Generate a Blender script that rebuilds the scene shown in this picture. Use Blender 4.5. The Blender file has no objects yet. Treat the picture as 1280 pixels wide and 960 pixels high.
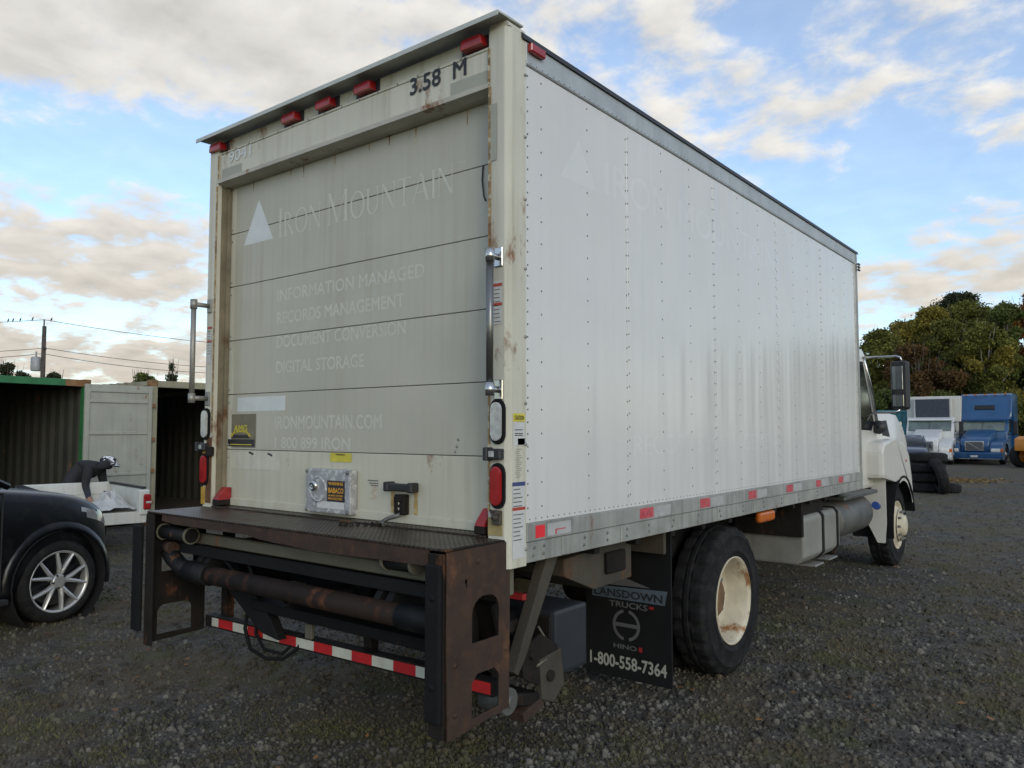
import bpy, bmesh, math, random
import numpy as np
from mathutils import Vector, Matrix
random.seed(7); np.random.seed(7)
rad = math.radians
SC = bpy.context.scene
COL = SC.collection

# ------------------------------------------------------------------ camera
CAM = Vector((2.189, -2.741, 1.666)); YAW, PITCH, FPX = -.6687, .0591, 973.5
cam_d = bpy.data.cameras.new('camera'); cam = bpy.data.objects.new('camera', cam_d); COL.objects.link(cam)
cam.location = CAM; cam.rotation_euler = (math.pi/2+PITCH, 0, -YAW)
cam_d.sensor_width = 36; cam_d.lens = FPX*36/1280; cam_d.clip_end = 3000; cam_d.clip_start = .05
SC.camera = cam
RR = Vector((math.cos(YAW), -math.sin(YAW), 0)); FF = Vector((math.sin(YAW), math.cos(YAW), 0))
GZ = -.035                                   # ground level

# ------------------------------------------------------------------ world, sun, exposure
SUN_EL, SUN_AZ = rad(20), rad(122)           # azimuth measured from +Y towards +X
world = bpy.data.worlds.new('World'); SC.world = world; world.use_nodes = True
def build_sky():
    nt = world.node_tree; N = nt.nodes; L = nt.links; N.clear()
    out = N.new('ShaderNodeOutputWorld'); bg = N.new('ShaderNodeBackground'); bg.inputs[1].default_value = .15
    L.new(bg.outputs[0], out.inputs[0])
    sky = N.new('ShaderNodeTexSky'); sky.sky_type = 'NISHITA'; sky.sun_disc = False
    sky.sun_elevation = SUN_EL; sky.sun_rotation = SUN_AZ; sky.air_density = 1.0; sky.dust_density = .6; sky.ozone_density = 2.2
    def M(op, a, b=None, c=None):
        n = N.new('ShaderNodeMath'); n.operation = op
        for i, v in enumerate((a, b, c)):
            if v is None: continue
            if isinstance(v, (int, float)): n.inputs[i].default_value = v
            else: L.new(v, n.inputs[i])
        return n.outputs[0]
    tc = N.new('ShaderNodeTexCoord'); sep = N.new('ShaderNodeSeparateXYZ'); L.new(tc.outputs['Generated'], sep.inputs[0])
    x, y, z = sep.outputs
    zz = M('ADD', M('MAXIMUM', z, 0.0), .22)
    u = M('DIVIDE', x, zz); v = M('DIVIDE', y, zz)
    cmb = N.new('ShaderNodeCombineXYZ'); L.new(u, cmb.inputs[0]); L.new(v, cmb.inputs[1])
    az = M('ARCTAN2', x, y); el = M('ARCSINE', z)
    # broad cloud banks (direction of each bank, size, weight)
    bias = None
    def bank(px, py, sa, se, w):
        nonlocal bias
        d = (FF*math.cos(PITCH)+Vector((0,0,math.sin(PITCH)))) 
        up = RR.cross(d)
        d = (d + RR*((px-640)/FPX) + up*((480-py)/FPX)).normalized()
        a0 = math.atan2(d.x, d.y); e0 = math.asin(d.z)
        da = M('MULTIPLY', M('SUBTRACT', az, a0), 1/sa); de = M('MULTIPLY', M('SUBTRACT', el, e0), 1/se)
        q = M('MULTIPLY', M('EXPONENT', M('MULTIPLY', M('ADD', M('MULTIPLY', da, da), M('MULTIPLY', de, de)), -1.0)), w)
        bias = q if bias is None else M('ADD', bias, q)
    bank(300, 40, .30, .10, .30); bank(20, 60, .15, .08, .14); bank(90, 180, .18, .04, -.26); bank(215, 150, .06, .03, -.12)
    bank(100, 320, .22, .07, .24); bank(120, 402, .09, .02, -.16); bank(140, 448, .3, .03, .26)
    bank(690, 40, .06, .09, .16); bank(880, 80, .11, .10, .17); bank(1000, 170, .05, .06, .12); bank(775, 90, .025, .06, -.12); bank(965, 20, .05, .05, -.16)
    bank(1140, 230, .14, .05, -.22); bank(1110, 70, .06, .06, .08); bank(1260, 150, .06, .035, .12); bank(1230, 275, .1, .025, .16); bank(1190, 345, .25, .03, .22); bank(1080, 285, .06, .05, -.16)
    def fbm(vec, scale, detail, rough, dist=0.0):
        n = N.new('ShaderNodeTexNoise'); n.inputs['Scale'].default_value = scale; n.inputs['Detail'].default_value = detail
        n.inputs['Roughness'].default_value = rough; n.inputs['Distortion'].default_value = dist
        L.new(vec, n.inputs['Vector']); return n.outputs['Fac']
    def off(vec, o):
        n = N.new('ShaderNodeVectorMath'); n.operation = 'ADD'; L.new(vec, n.inputs[0]); n.inputs[1].default_value = o; return n.outputs[0]
    vec = cmb.outputs[0]
    big = fbm(vec, 1.3, 3, .5); n1 = fbm(vec, 7.5, 10, .58, .2)
    sv = (math.sin(SUN_AZ)*.05, math.cos(SUN_AZ)*.05, 0)
    n2 = fbm(off(vec, sv), 7.5, 6, .5, .2)
    dens = M('ADD', M('ADD', M('MULTIPLY', n1, .95), M('MULTIPLY', big, .16)), bias)
    mr = N.new('ShaderNodeMapRange'); mr.interpolation_type = 'SMOOTHSTEP'; mr.inputs['From Min'].default_value = .505; mr.inputs['From Max'].default_value = .765; mr.inputs['To Min'].default_value = .24
    L.new(dens, mr.inputs['Value']); mask = mr.outputs[0]
    thick = N.new('ShaderNodeMapRange'); thick.inputs['From Min'].default_value = .62; thick.inputs['From Max'].default_value = 1.02; L.new(dens, thick.inputs['Value'])
    lit = M('MULTIPLY_ADD', M('SUBTRACT', n1, n2), 2.2, .5)
    ramp = N.new('ShaderNodeMix'); ramp.data_type = 'RGBA'; L.new(thick.outputs[0], ramp.inputs['Factor'])
    ramp.inputs['A'].default_value = (5.7, 5.55, 5.25, 1); ramp.inputs['B'].default_value = (4.7, 4.57, 4.35, 1)
    bright = M('MULTIPLY_ADD', lit, .34, .84)
    sc_ = N.new('ShaderNodeVectorMath'); sc_.operation = 'SCALE'; L.new(ramp.outputs['Result'], sc_.inputs[0]); L.new(bright, sc_.inputs['Scale'])
    # low clouds warm and dim towards the horizon
    hz = N.new('ShaderNodeMapRange'); hz.inputs['From Min'].default_value = .0; hz.inputs['From Max'].default_value = .3; L.new(el, hz.inputs['Value'])
    tint = N.new('ShaderNodeMix'); tint.data_type = 'RGBA'; L.new(hz.outputs[0], tint.inputs['Factor'])
    tint.inputs['A'].default_value = (.86, .79, .70, 1); tint.inputs['B'].default_value = (1, 1, 1, 1)
    ml = N.new('ShaderNodeMix'); ml.data_type = 'RGBA'; ml.blend_type = 'MULTIPLY'; ml.inputs['Factor'].default_value = 1
    L.new(sc_.outputs[0], ml.inputs['A']); L.new(tint.outputs['Result'], ml.inputs['B'])
    boost = N.new('ShaderNodeVectorMath'); boost.operation = 'MULTIPLY'; L.new(sky.outputs[0], boost.inputs[0]); boost.inputs[1].default_value = (1.55, 1.68, 1.78)
    mx = N.new('ShaderNodeMix'); mx.data_type = 'RGBA'; L.new(mask, mx.inputs['Factor']); L.new(boost.outputs[0], mx.inputs['A']); L.new(ml.outputs['Result'], mx.inputs['B'])
    L.new(mx.outputs['Result'], bg.inputs[0])
build_sky()
sun_d = bpy.data.lights.new('sun', 'SUN'); sun_d.energy = .7; sun_d.angle = rad(24); sun_d.color = (1, .91, .78)
sun = bpy.data.objects.new('sun', sun_d); COL.objects.link(sun)
sdir = Vector((math.sin(SUN_AZ)*math.cos(SUN_EL), math.cos(SUN_AZ)*math.cos(SUN_EL), math.sin(SUN_EL)))
sun.rotation_euler = (-sdir).to_track_quat('-Z', 'Y').to_euler()
SC.view_settings.view_transform = 'Standard'; SC.view_settings.look = 'None'; SC.view_settings.exposure = -.06; SC.view_settings.gamma = 1
SC.view_settings.use_curve_mapping = False
SC.cycles.use_denoising = True; SC.cycles.max_bounces = 6

def gpos(px, depth, z=None):
    """world point on the ground for an image column and a distance ahead"""
    p = CAM + FF*depth + RR*((px-640)/FPX*depth); return Vector((p.x, p.y, GZ if z is None else z))
def zof(py, depth): return CAM.z + (537.6-py)*depth/FPX
def ang(px0, d0, px1, d1):
    a, b = gpos(px0, d0), gpos(px1, d1); return math.atan2(b.y-a.y, b.x-a.x)

# ------------------------------------------------------------------ materials
MATS = {}
def mat(name, col, rough=.6, metal=0., var=.12, scale=4., streak=0., streakcol=(.12,.09,.05), rust=0., rustcol=(.13,.055,.02), bump=0., bscale=60., vrip=0., coat=0., emit=None, spec=.5, blotch=0., blotchcol=(.2,.2,.2), island=0.):
    if name in MATS: return MATS[name]
    m = bpy.data.materials.new(name); m.use_nodes = True; nt = m.node_tree; N = nt.nodes; L = nt.links
    b = N['Principled BSDF']; b.inputs['Roughness'].default_value = rough; b.inputs['Metallic'].default_value = metal
    b.inputs['Coat Weight'].default_value = coat; b.inputs['Coat Roughness'].default_value = .08; b.inputs['Specular IOR Level'].default_value = spec
    tc = N.new('ShaderNodeTexCoord'); v = tc.outputs['Object']
    def noise(sc, det=4, mp=None, r=.55):
        n = N.new('ShaderNodeTexNoise'); n.inputs['Scale'].default_value = sc; n.inputs['Detail'].default_value = det; n.inputs['Roughness'].default_value = r
        if mp:
            q = N.new('ShaderNodeMapping'); q.inputs['Scale'].default_value = mp; L.new(v, q.inputs[0]); L.new(q.outputs[0], n.inputs['Vector'])
        else: L.new(v, n.inputs['Vector'])
        return n.outputs['Fac']
    def ramp(f, lo, hi):
        n = N.new('ShaderNodeMapRange'); n.inputs['From Min'].default_value = lo; n.inputs['From Max'].default_value = hi; L.new(f, n.inputs['Value']); return n.outputs[0]
    def mix(f, a, c):
        n = N.new('ShaderNodeMix'); n.data_type = 'RGBA'
        if isinstance(f, float): n.inputs['Factor'].default_value = f
        else: L.new(f, n.inputs['Factor'])
        for k, q in (('A', a), ('B', c)):
            if isinstance(q, tuple): n.inputs[k].default_value = (*q[:3], 1)
            else: L.new(q, n.inputs[k])
        return n.outputs['Result']
    def mul(a, k):
        n = N.new('ShaderNodeMath'); n.operation = 'MULTIPLY'; L.new(a, n.inputs[0])
        if isinstance(k, float): n.inputs[1].default_value = k
        else: L.new(k, n.inputs[1])
        return n.outputs[0]
    lo = tuple(c*(1-var) for c in col); hi = tuple(min(1, c*(1+var)) for c in col)
    c = mix(ramp(noise(scale), .3, .7), lo, hi)
    if island:
        g = N.new('ShaderNodeNewGeometry'); h = N.new('ShaderNodeHueSaturation'); L.new(c, h.inputs['Color'])
        k = N.new('ShaderNodeMapRange'); k.inputs['To Min'].default_value = 1-island; k.inputs['To Max'].default_value = 1+island; L.new(g.outputs['Random Per Island'], k.inputs['Value'])
        L.new(k.outputs[0], h.inputs['Value']); c = h.outputs['Color']
    if blotch: c = mix(mul(ramp(noise(scale*2.3, 6), .52, .6), blotch), c, blotchcol)
    if streak: c = mix(mul(mul(ramp(noise(1., 5, (22, 22, .7)), .45, .75), ramp(noise(1.3, 3), .3, .75)), streak), c, streakcol)
    rf = None
    if rust:
        rf = ramp(noise(3.2, 8, (1.6, 1.6, .8), .65), .66-rust*.5, .74-rust*.45)
        c = mix(rf, c, mix(ramp(noise(30, 4), .35, .65), rustcol, tuple(q*2.0 for q in rustcol)))
        rr = N.new('ShaderNodeMapRange'); rr.inputs['To Min'].default_value = rough; rr.inputs['To Max'].default_value = .9; L.new(rf, rr.inputs['Value']); L.new(rr.outputs[0], b.inputs['Roughness'])
        if metal:
            rm = N.new('ShaderNodeMapRange'); rm.inputs['To Min'].default_value = metal; rm.inputs['To Max'].default_value = 0.; L.new(rf, rm.inputs['Value']); L.new(rm.outputs[0], b.inputs['Metallic'])
    L.new(c, b.inputs['Base Color'])
    if bump or vrip:
        bp = N.new('ShaderNodeBump'); bp.inputs['Strength'].default_value = bump or vrip; bp.inputs['Distance'].default_value = .01 if bump else .022
        L.new(noise(bscale, 5) if bump else noise(1., 2, (3.2, 3.2, .22)), bp.inputs['Height']); L.new(bp.outputs[0], b.inputs['Normal'])
    if emit: b.inputs['Emission Color'].default_value = (*emit[:3], 1); b.inputs['Emission Strength'].default_value = emit[3]
    MATS[name] = m; return m

white_panel = mat('white_panel', (.645,.638,.612), .17, var=.05, scale=1.2, streak=.16, streakcol=(.45,.44,.40), vrip=1.)
cream = mat('cream_frame', (.56,.54,.44), .5, var=.06, scale=3, streak=.6, streakcol=(.24,.17,.08), rust=.13)
door_paint = mat('door_paint', (.445,.43,.35), .45, var=.07, scale=1.5, streak=.55, streakcol=(.31,.25,.15), bump=.05, bscale=30)
door_low = mat('door_paint_low', (.52,.50,.395), .5, var=.06, scale=2, streak=.5, streakcol=(.28,.2,.1), rust=.09, bump=.06, bscale=30)
ghost = mat('ghost_print', (.54,.53,.455), .5, var=.06, scale=12, blotch=.6, blotchcol=(.49,.475,.385))
ghost2 = mat('ghost_print_bright', (.60,.62,.60), .5, var=.08, scale=6)
ghost_side = mat('ghost_print_side', (.675,.672,.652), .17, var=.05, scale=1.2, streak=.16, streakcol=(.45,.44,.40), vrip=1., blotch=.85, blotchcol=(.645,.638,.612))
alu = mat('aluminium_rail', (.36,.36,.33), .55, .35, var=.22, scale=5, streak=.85, streakcol=(.10,.09,.07), rust=.04)
alu_light = mat('aluminium_top', (.42,.44,.44), .5, .3, var=.12, scale=6, streak=.3, streakcol=(.2,.2,.18))
alu_bolt = mat('bolt_metal', (.30,.29,.26), .5, .5, var=.2, rust=.06)
rivet_m = mat('rivet_metal', (.16,.16,.15), .6, .2, var=.3, scale=9)
darktrim = mat('dark_trim', (.02,.02,.022), .5)
black = mat('black_paint', (.008,.008,.008), .6, spec=.3, var=.3, scale=6, rust=.02, bump=.1, bscale=40)
rubber = mat('rubber', (.0065,.0065,.007), .8, spec=.25, var=.3, scale=8, bump=.15, bscale=50)
tyre_m = mat('tyre_rubber', (.011,.011,.0115), .85, spec=.25, var=.35, scale=7, blotch=.25, blotchcol=(.045,.04,.034), bump=.12, bscale=60)
rusty = mat('rusty_steel', (.038,.020,.012), .8, var=.3, scale=7, blotch=.5, blotchcol=(.066,.031,.015), rust=.14, rustcol=(.06,.027,.012), bump=.3, bscale=45)
rust_dark = mat('dark_rusty_steel', (.014,.011,.009), .8, spec=.25, var=.4, scale=6, rust=.12, rustcol=(.07,.03,.014), bump=.3, bscale=45)
rust_tube = mat('rust_tube', (.020,.013,.010), .75, spec=.25, var=.3, scale=4, rust=.26, rustcol=(.055,.023,.012), bump=.15, bscale=50)
grey_beam = mat('grey_beam', (.13,.12,.085), .6, var=.15, rust=.12, streak=.3)
tan_steel = mat('tan_steel', (.055,.046,.033), .75, var=.3, rust=.2, rustcol=(.06,.03,.014), bump=.2)
plastic_grey = mat('grey_plastic', (.024,.027,.032), .5, var=.15)
red_lens = mat('red_lens', (.32,.014,.016), .22, var=.25, scale=14, coat=.4)
red_old = mat('red_faded', (.30,.02,.022), .4, var=.3, scale=20)
amber = mat('amber_lens', (.5,.12,.015), .3, var=.2)
clear_lens = mat('clear_lens', (.42,.43,.41), .2, var=.25, scale=30, coat=.5)
chrome = mat('chrome', (.55,.55,.54), .2, .95, var=.1)
steel_bar = mat('steel_bar', (.20,.20,.19), .3, .85, var=.2)
tape_red = mat('tape_red', (.50,.022,.026), .35, var=.12, scale=14, blotch=.25, blotchcol=(.25,.03,.02))
tape_white = mat('tape_white', (.58,.58,.48), .35, var=.1, scale=14, streak=.3, streakcol=(.3,.2,.1))
mark_red = mat('mark_red', (.50,.06,.08), .5, var=.3, scale=26, blotch=.5, blotchcol=(.38,.22,.22))
mark_bright = mat('mark_bright', (.75,.03,.04), .4, var=.1)
mark_pale = mat('mark_pale', (.40,.395,.385), .5, var=.12, scale=20)
ink = mat('ink_black', (.02,.02,.022), .5)
ink_soft = mat('ink_faded', (.16,.15,.13), .6)
ink_brown = mat('ink_brown', (.33,.25,.2), .6, var=.3, scale=40)
yellow = mat('yellow_sticker', (.55,.47,.05), .5, var=.15, scale=15)
orange_print = mat('orange_print', (.60,.30,.03), .5)
gold_print = mat('gold_print', (.5,.42,.04), .5)
olive_sticker = mat('olive_sticker', (.17,.15,.10), .5, var=.15, scale=10)
paper = mat('paper', (.55,.55,.53), .6, var=.08, scale=20)
blue_print = mat('blue_print', (.05,.07,.2), .5)
lockgrey = mat('lockbox_metal', (.36,.36,.36), .5, .3, var=.2, scale=12, blotch=.9, blotchcol=(.60,.60,.57), rust=.05)
wheel_cream = mat('wheel_cream', (.56,.50,.37), .5, var=.12, scale=8, rust=.19, rustcol=(.16,.07,.02), streak=.3)
brownhub = mat('hub_brown', (.16,.09,.04), .7, var=.4, scale=9, rust=.2)
cab_white = mat('cab_white', (.60,.585,.53), .35, var=.05, scale=3, streak=.2, streakcol=(.35,.3,.2), coat=.2)
tank_m = mat('tank_alu', (.27,.265,.235), .55, .25, var=.15, streak=.5, streakcol=(.09,.08,.06))
muff = mat('muffler_steel', (.13,.13,.12), .55, .5, var=.3, rust=.12)
flap_m = mat('flap_rubber', (.008,.008,.0085), .7, spec=.25, var=.25, scale=5)
flap_blue = mat('flap_blue', (.09,.115,.14), .5, var=.15, scale=20)
flap_grey = mat('flap_grey', (.11,.11,.11), .5)
flap_white = mat('flap_white', (.36,.36,.31), .5)
glass = mat('dark_glass', (.012,.015,.017), .06, var=.1, coat=.3)
mirror_m = mat('mirror_glass', (.5,.52,.52), .03, 1., var=.02)

# ------------------------------------------------------------------ mesh helpers
ORG = Vector((0,0,0))
def empty(name, loc, rz=0, label=None, cat=None, group=None):
    o = bpy.data.objects.new(name, None); COL.objects.link(o); o.location = loc; o.rotation_euler = (0,0,rz); o.empty_display_size = .3
    return tag(o, label, cat, group)
def tag(o, label=None, cat=None, group=None, kind=None):
    if label: o['label'] = label
    if cat: o['category'] = cat
    if group: o['group'] = group
    if kind: o['kind'] = kind
    return o
class MB:
    def __init__(s): s.bm = bmesh.new(); s.mi = 0
    def _set(s, fs):
        if s.mi:
            for f in fs: f.material_index = s.mi
    def box(s, x0,x1,y0,y1,z0,z1, bev=0., rot=None, seg=1):
        r = bmesh.ops.create_cube(s.bm, size=1); vs = r['verts']
        sx,sy,sz = abs(x1-x0),abs(y1-y0),abs(z1-z0); c = Vector(((x0+x1)/2,(y0+y1)/2,(z0+z1)/2))
        for v in vs: v.co = Vector((v.co.x*sx, v.co.y*sy, v.co.z*sz))
        fs = list({f for v in vs for f in v.link_faces})
        if bev:
            es = list({e for v in vs for e in v.link_edges})
            g = bmesh.ops.bevel(s.bm, geom=es, offset=min(bev, .45*min(sx,sy,sz)), segments=seg, affect='EDGES', profile=.5)
            vs = list({v for f in g['faces'] for v in f.verts} | {v for v in vs if v.is_valid}); fs = list({f for v in vs for f in v.link_faces})
        for v in vs:
            if rot: v.co = rot @ v.co
            v.co += c
        s._set(fs); return s
    def cyl(s, p0, p1, r, seg=16, r2=None, cap=True):
        p0, p1 = Vector(p0), Vector(p1); d = p1-p0; q = d.to_track_quat('Z','Y'); r2 = r if r2 is None else r2
        A = [s.bm.verts.new(p0 + q@Vector((r*math.cos(t), r*math.sin(t), 0))) for t in [2*math.pi*i/seg for i in range(seg)]]
        B = [s.bm.verts.new(p1 + q@Vector((r2*math.cos(t), r2*math.sin(t), 0))) for t in [2*math.pi*i/seg for i in range(seg)]]
        fs = [s.bm.faces.new((A[i],A[(i+1)%seg],B[(i+1)%seg],B[i])) for i in range(seg)]
        for f in fs: f.smooth = True
        if cap: fs += [s.bm.faces.new(A[::-1]), s.bm.faces.new(B)]
        s._set(fs); return s
    def tube(s, pts, r, seg=8):
        pts = [Vector(p) for p in pts]; rings = []
        for i, p in enumerate(pts):
            d = (pts[min(i+1,len(pts)-1)] - pts[max(i-1,0)]).normalized()
            a = d.cross(Vector((.13,.21,1)));  a = a.normalized() if a.length > .05 else d.cross(Vector((1,0,0))).normalized()
            b = d.cross(a); rr = r[i] if isinstance(r,(list,tuple)) else r
            rings.append([s.bm.verts.new(p + a*rr*math.cos(t) + b*rr*math.sin(t)) for t in [2*math.pi*k/seg for k in range(seg)]])
        fs = []
        for A, B in zip(rings, rings[1:]):
            fs += [s.bm.faces.new((A[k],A[(k+1)%seg],B[(k+1)%seg],B[k])) for k in range(seg)]
        for f in fs: f.smooth = True
        fs += [s.bm.faces.new(rings[0][::-1]), s.bm.faces.new(rings[-1])]
        s._set(fs); return s
    def prism(s, poly, axis, a0, a1, bev=0.):
        """poly of 2-D points in the plane across axis ('X': (y,z), 'Y': (x,z), 'Z': (x,y))"""
        def P(q, a): return {'X': Vector((a,q[0],q[1])), 'Y': Vector((q[0],a,q[1])), 'Z': Vector((q[0],q[1],a))}[axis]
        A = [s.bm.verts.new(P(q,a0)) for q in poly]; B = [s.bm.verts.new(P(q,a1)) for q in poly]; n = len(poly)
        fs = [s.bm.faces.new((A[i],A[(i+1)%n],B[(i+1)%n],B[i])) for i in range(n)] + [s.bm.faces.new(A[::-1]), s.bm.faces.new(B)]
        if bev:
            es = list({e for f in fs for e in f.edges}); g = bmesh.ops.bevel(s.bm, geom=es, offset=bev, segments=2, affect='EDGES', profile=.6)
            fs = [f for f in fs if f.is_valid] + [f for f in g['faces'] if f.is_valid]
        s._set(fs); return s
    def lathe(s, prof, c, axis, seg=40, rmod=None, closed=False):
        c = Vector(c); q = Vector(axis).normalized().to_track_quat('Z','Y'); rings = []
        for j, (r, h) in enumerate(prof):
            ring = []
            for i in range(seg):
                t = 2*math.pi*i/seg; rr = r + (rmod(j,i) if rmod else 0); ring.append(s.bm.verts.new(c + q@Vector((rr*math.cos(t), rr*math.sin(t), h))))
            rings.append(ring)
        fs = []; pairs = list(zip(rings, rings[1:])) + ([(rings[-1], rings[0])] if closed else [])
        for A, B in pairs: fs += [s.bm.faces.new((A[i],A[(i+1)%seg],B[(i+1)%seg],B[i])) for i in range(seg)]
        for f in fs: f.smooth = True
        s._set(fs); return s
    def loft(s, secs, cap=True):
        rings = [[s.bm.verts.new(Vector(p)) for p in sec] for sec in secs]; n = len(rings[0]); fs = []
        for A, B in zip(rings, rings[1:]): fs += [s.bm.faces.new((A[i],A[(i+1)%n],B[(i+1)%n],B[i])) for i in range(n)]
        if cap: fs += [s.bm.faces.new(rings[0][::-1]), s.bm.faces.new(rings[-1])]
        s._set(fs); return s
    def quad(s, *p):
        f = s.bm.faces.new([s.bm.verts.new(Vector(q)) for q in p]); s._set([f]); return s
    def obj(s, name, m, parent=None, smooth=False, loc=None, sub=0, org=True):
        bmesh.ops.recalc_face_normals(s.bm, faces=s.bm.faces[:])
        if org and ORG.length: bmesh.ops.translate(s.bm, verts=s.bm.verts[:], vec=-ORG)
        me = bpy.data.meshes.new(name); s.bm.to_mesh(me); s.bm.free()
        for k in (m if isinstance(m,(list,tuple)) else [m]): me.materials.append(k)
        o = bpy.data.objects.new(name, me); COL.objects.link(o); o.parent = parent
        if loc is not None: o.location = loc
        if smooth:
            for p in me.polygons: p.use_smooth = True
        if sub: md = o.modifiers.new('sub','SUBSURF'); md.levels = md.render_levels = sub
        return o
def copy_tree(o, parent=None):
    c = o.copy(); COL.objects.link(c); c.parent = parent
    for ch in [q for q in bpy.data.objects if q.parent == o]: copy_tree(ch, c)
    return c
def curve_mesh(cu):
    t = bpy.data.objects.new('tmp', cu); COL.objects.link(t)
    dg = bpy.context.evaluated_depsgraph_get(); me = bpy.data.meshes.new_from_object(t.evaluated_get(dg)); bpy.data.objects.remove(t); return me
def place(me, name, m, parent, o, u, v, w, h, fit=True):
    """map a flat mesh (x,y) into the plane o + x*u + y*v"""
    co = np.array([q.co[:] for q in me.vertices]); mn = co.min(0); mx_ = co.max(0)
    sx = w/(mx_[0]-mn[0]); sy = h/(mx_[1]-mn[1]) if h else sx
    o, u, v = Vector(o), Vector(u), Vector(v)
    for q, c in zip(me.vertices, co): q.co = o + u*float((c[0]-mn[0])*sx) + v*float((c[1]-mn[1])*sy) - ORG + u.cross(v)*float(c[2])
    me.update()
    if me.polygons and me.polygons[0].normal.dot(u.cross(v)) < 0: me.flip_normals()
    me.name = name; me.materials.clear(); me.materials.append(m); ob = bpy.data.objects.new(name, me); COL.objects.link(ob); ob.parent = parent; return ob
def text(body, o, u, v, w, h, m, parent, bold=.01, name='lettering', space=1.0):
    cu = bpy.data.curves.new('t','FONT'); cu.body = body; cu.fill_mode = 'FRONT'; cu.space_character = space; cu.resolution_u = 3
    me = curve_mesh(cu); nv = len(me.vertices); bm = bmesh.new(); bm.from_mesh(me)
    if bold > .008:          # heavier strokes: the same outline laid again a hair beside itself
        src = bm.faces[:]; d = bold*1.3
        for k, (dx, dy) in enumerate(((d,0),(-d,0),(0,d),(0,-d))):
            g = bmesh.ops.duplicate(bm, geom=src)
            for q in g['geom']:
                if isinstance(q, bmesh.types.BMVert): q.co += Vector((dx, dy, .00006*(k+1)))
    bm.to_mesh(me); bm.free()
    ob = place(me, name, m, parent, o, u, v, w, h); ob['kind'] = 'stuff'; return ob
def holed_plate(outer, holes, fmap, th, name, m, parent, bev=0.):
    cu = bpy.data.curves.new('p','CURVE'); cu.dimensions = '2D'; cu.fill_mode = 'BOTH'; cu.extrude = th/2
    for pl in [outer]+holes:
        sp = cu.splines.new('POLY'); sp.points.add(len(pl)-1); sp.use_cyclic_u = True
        for p, q in zip(sp.points, pl): p.co = (q[0], q[1], 0, 1)
    me = curve_mesh(cu)
    for vv in me.vertices: vv.co = Vector(fmap(vv.co.x, vv.co.y, vv.co.z)) - ORG
    me.name = name; me.materials.clear(); me.materials.append(m); bm = bmesh.new(); bm.from_mesh(me); bmesh.ops.remove_doubles(bm, verts=bm.verts[:], dist=1e-5); bmesh.ops.recalc_face_normals(bm, faces=bm.faces[:]); bm.to_mesh(me); bm.free()
    o = bpy.data.objects.new(name, me); COL.objects.link(o); o.parent = parent; return o
def arch(x0, x1, z0, z1, r, n=6):
    """opening with two round upper corners"""
    p = [(x0,z0),(x1,z0)]
    p += [(x1-r+r*math.cos(t), z1-r+r*math.sin(t)) for t in [math.pi/2*i/n for i in range(n+1)]]
    p += [(x0+r+r*math.cos(t), z1-r+r*math.sin(t)) for t in [math.pi/2+math.pi/2*i/n for i in range(n+1)]]
    return p
def flat(name, m, parent, o, u, v, w, h):
    """a sticker: thin flat rectangle"""
    b = MB(); o,u,v = Vector(o),Vector(u),Vector(v); b.quad(o, o+u*w, o+u*w+v*h, o+v*h); return b.obj(name, m, parent)
UX, UY, UZ = Vector((1,0,0)), Vector((0,1,0)), Vector((0,0,1))

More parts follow.
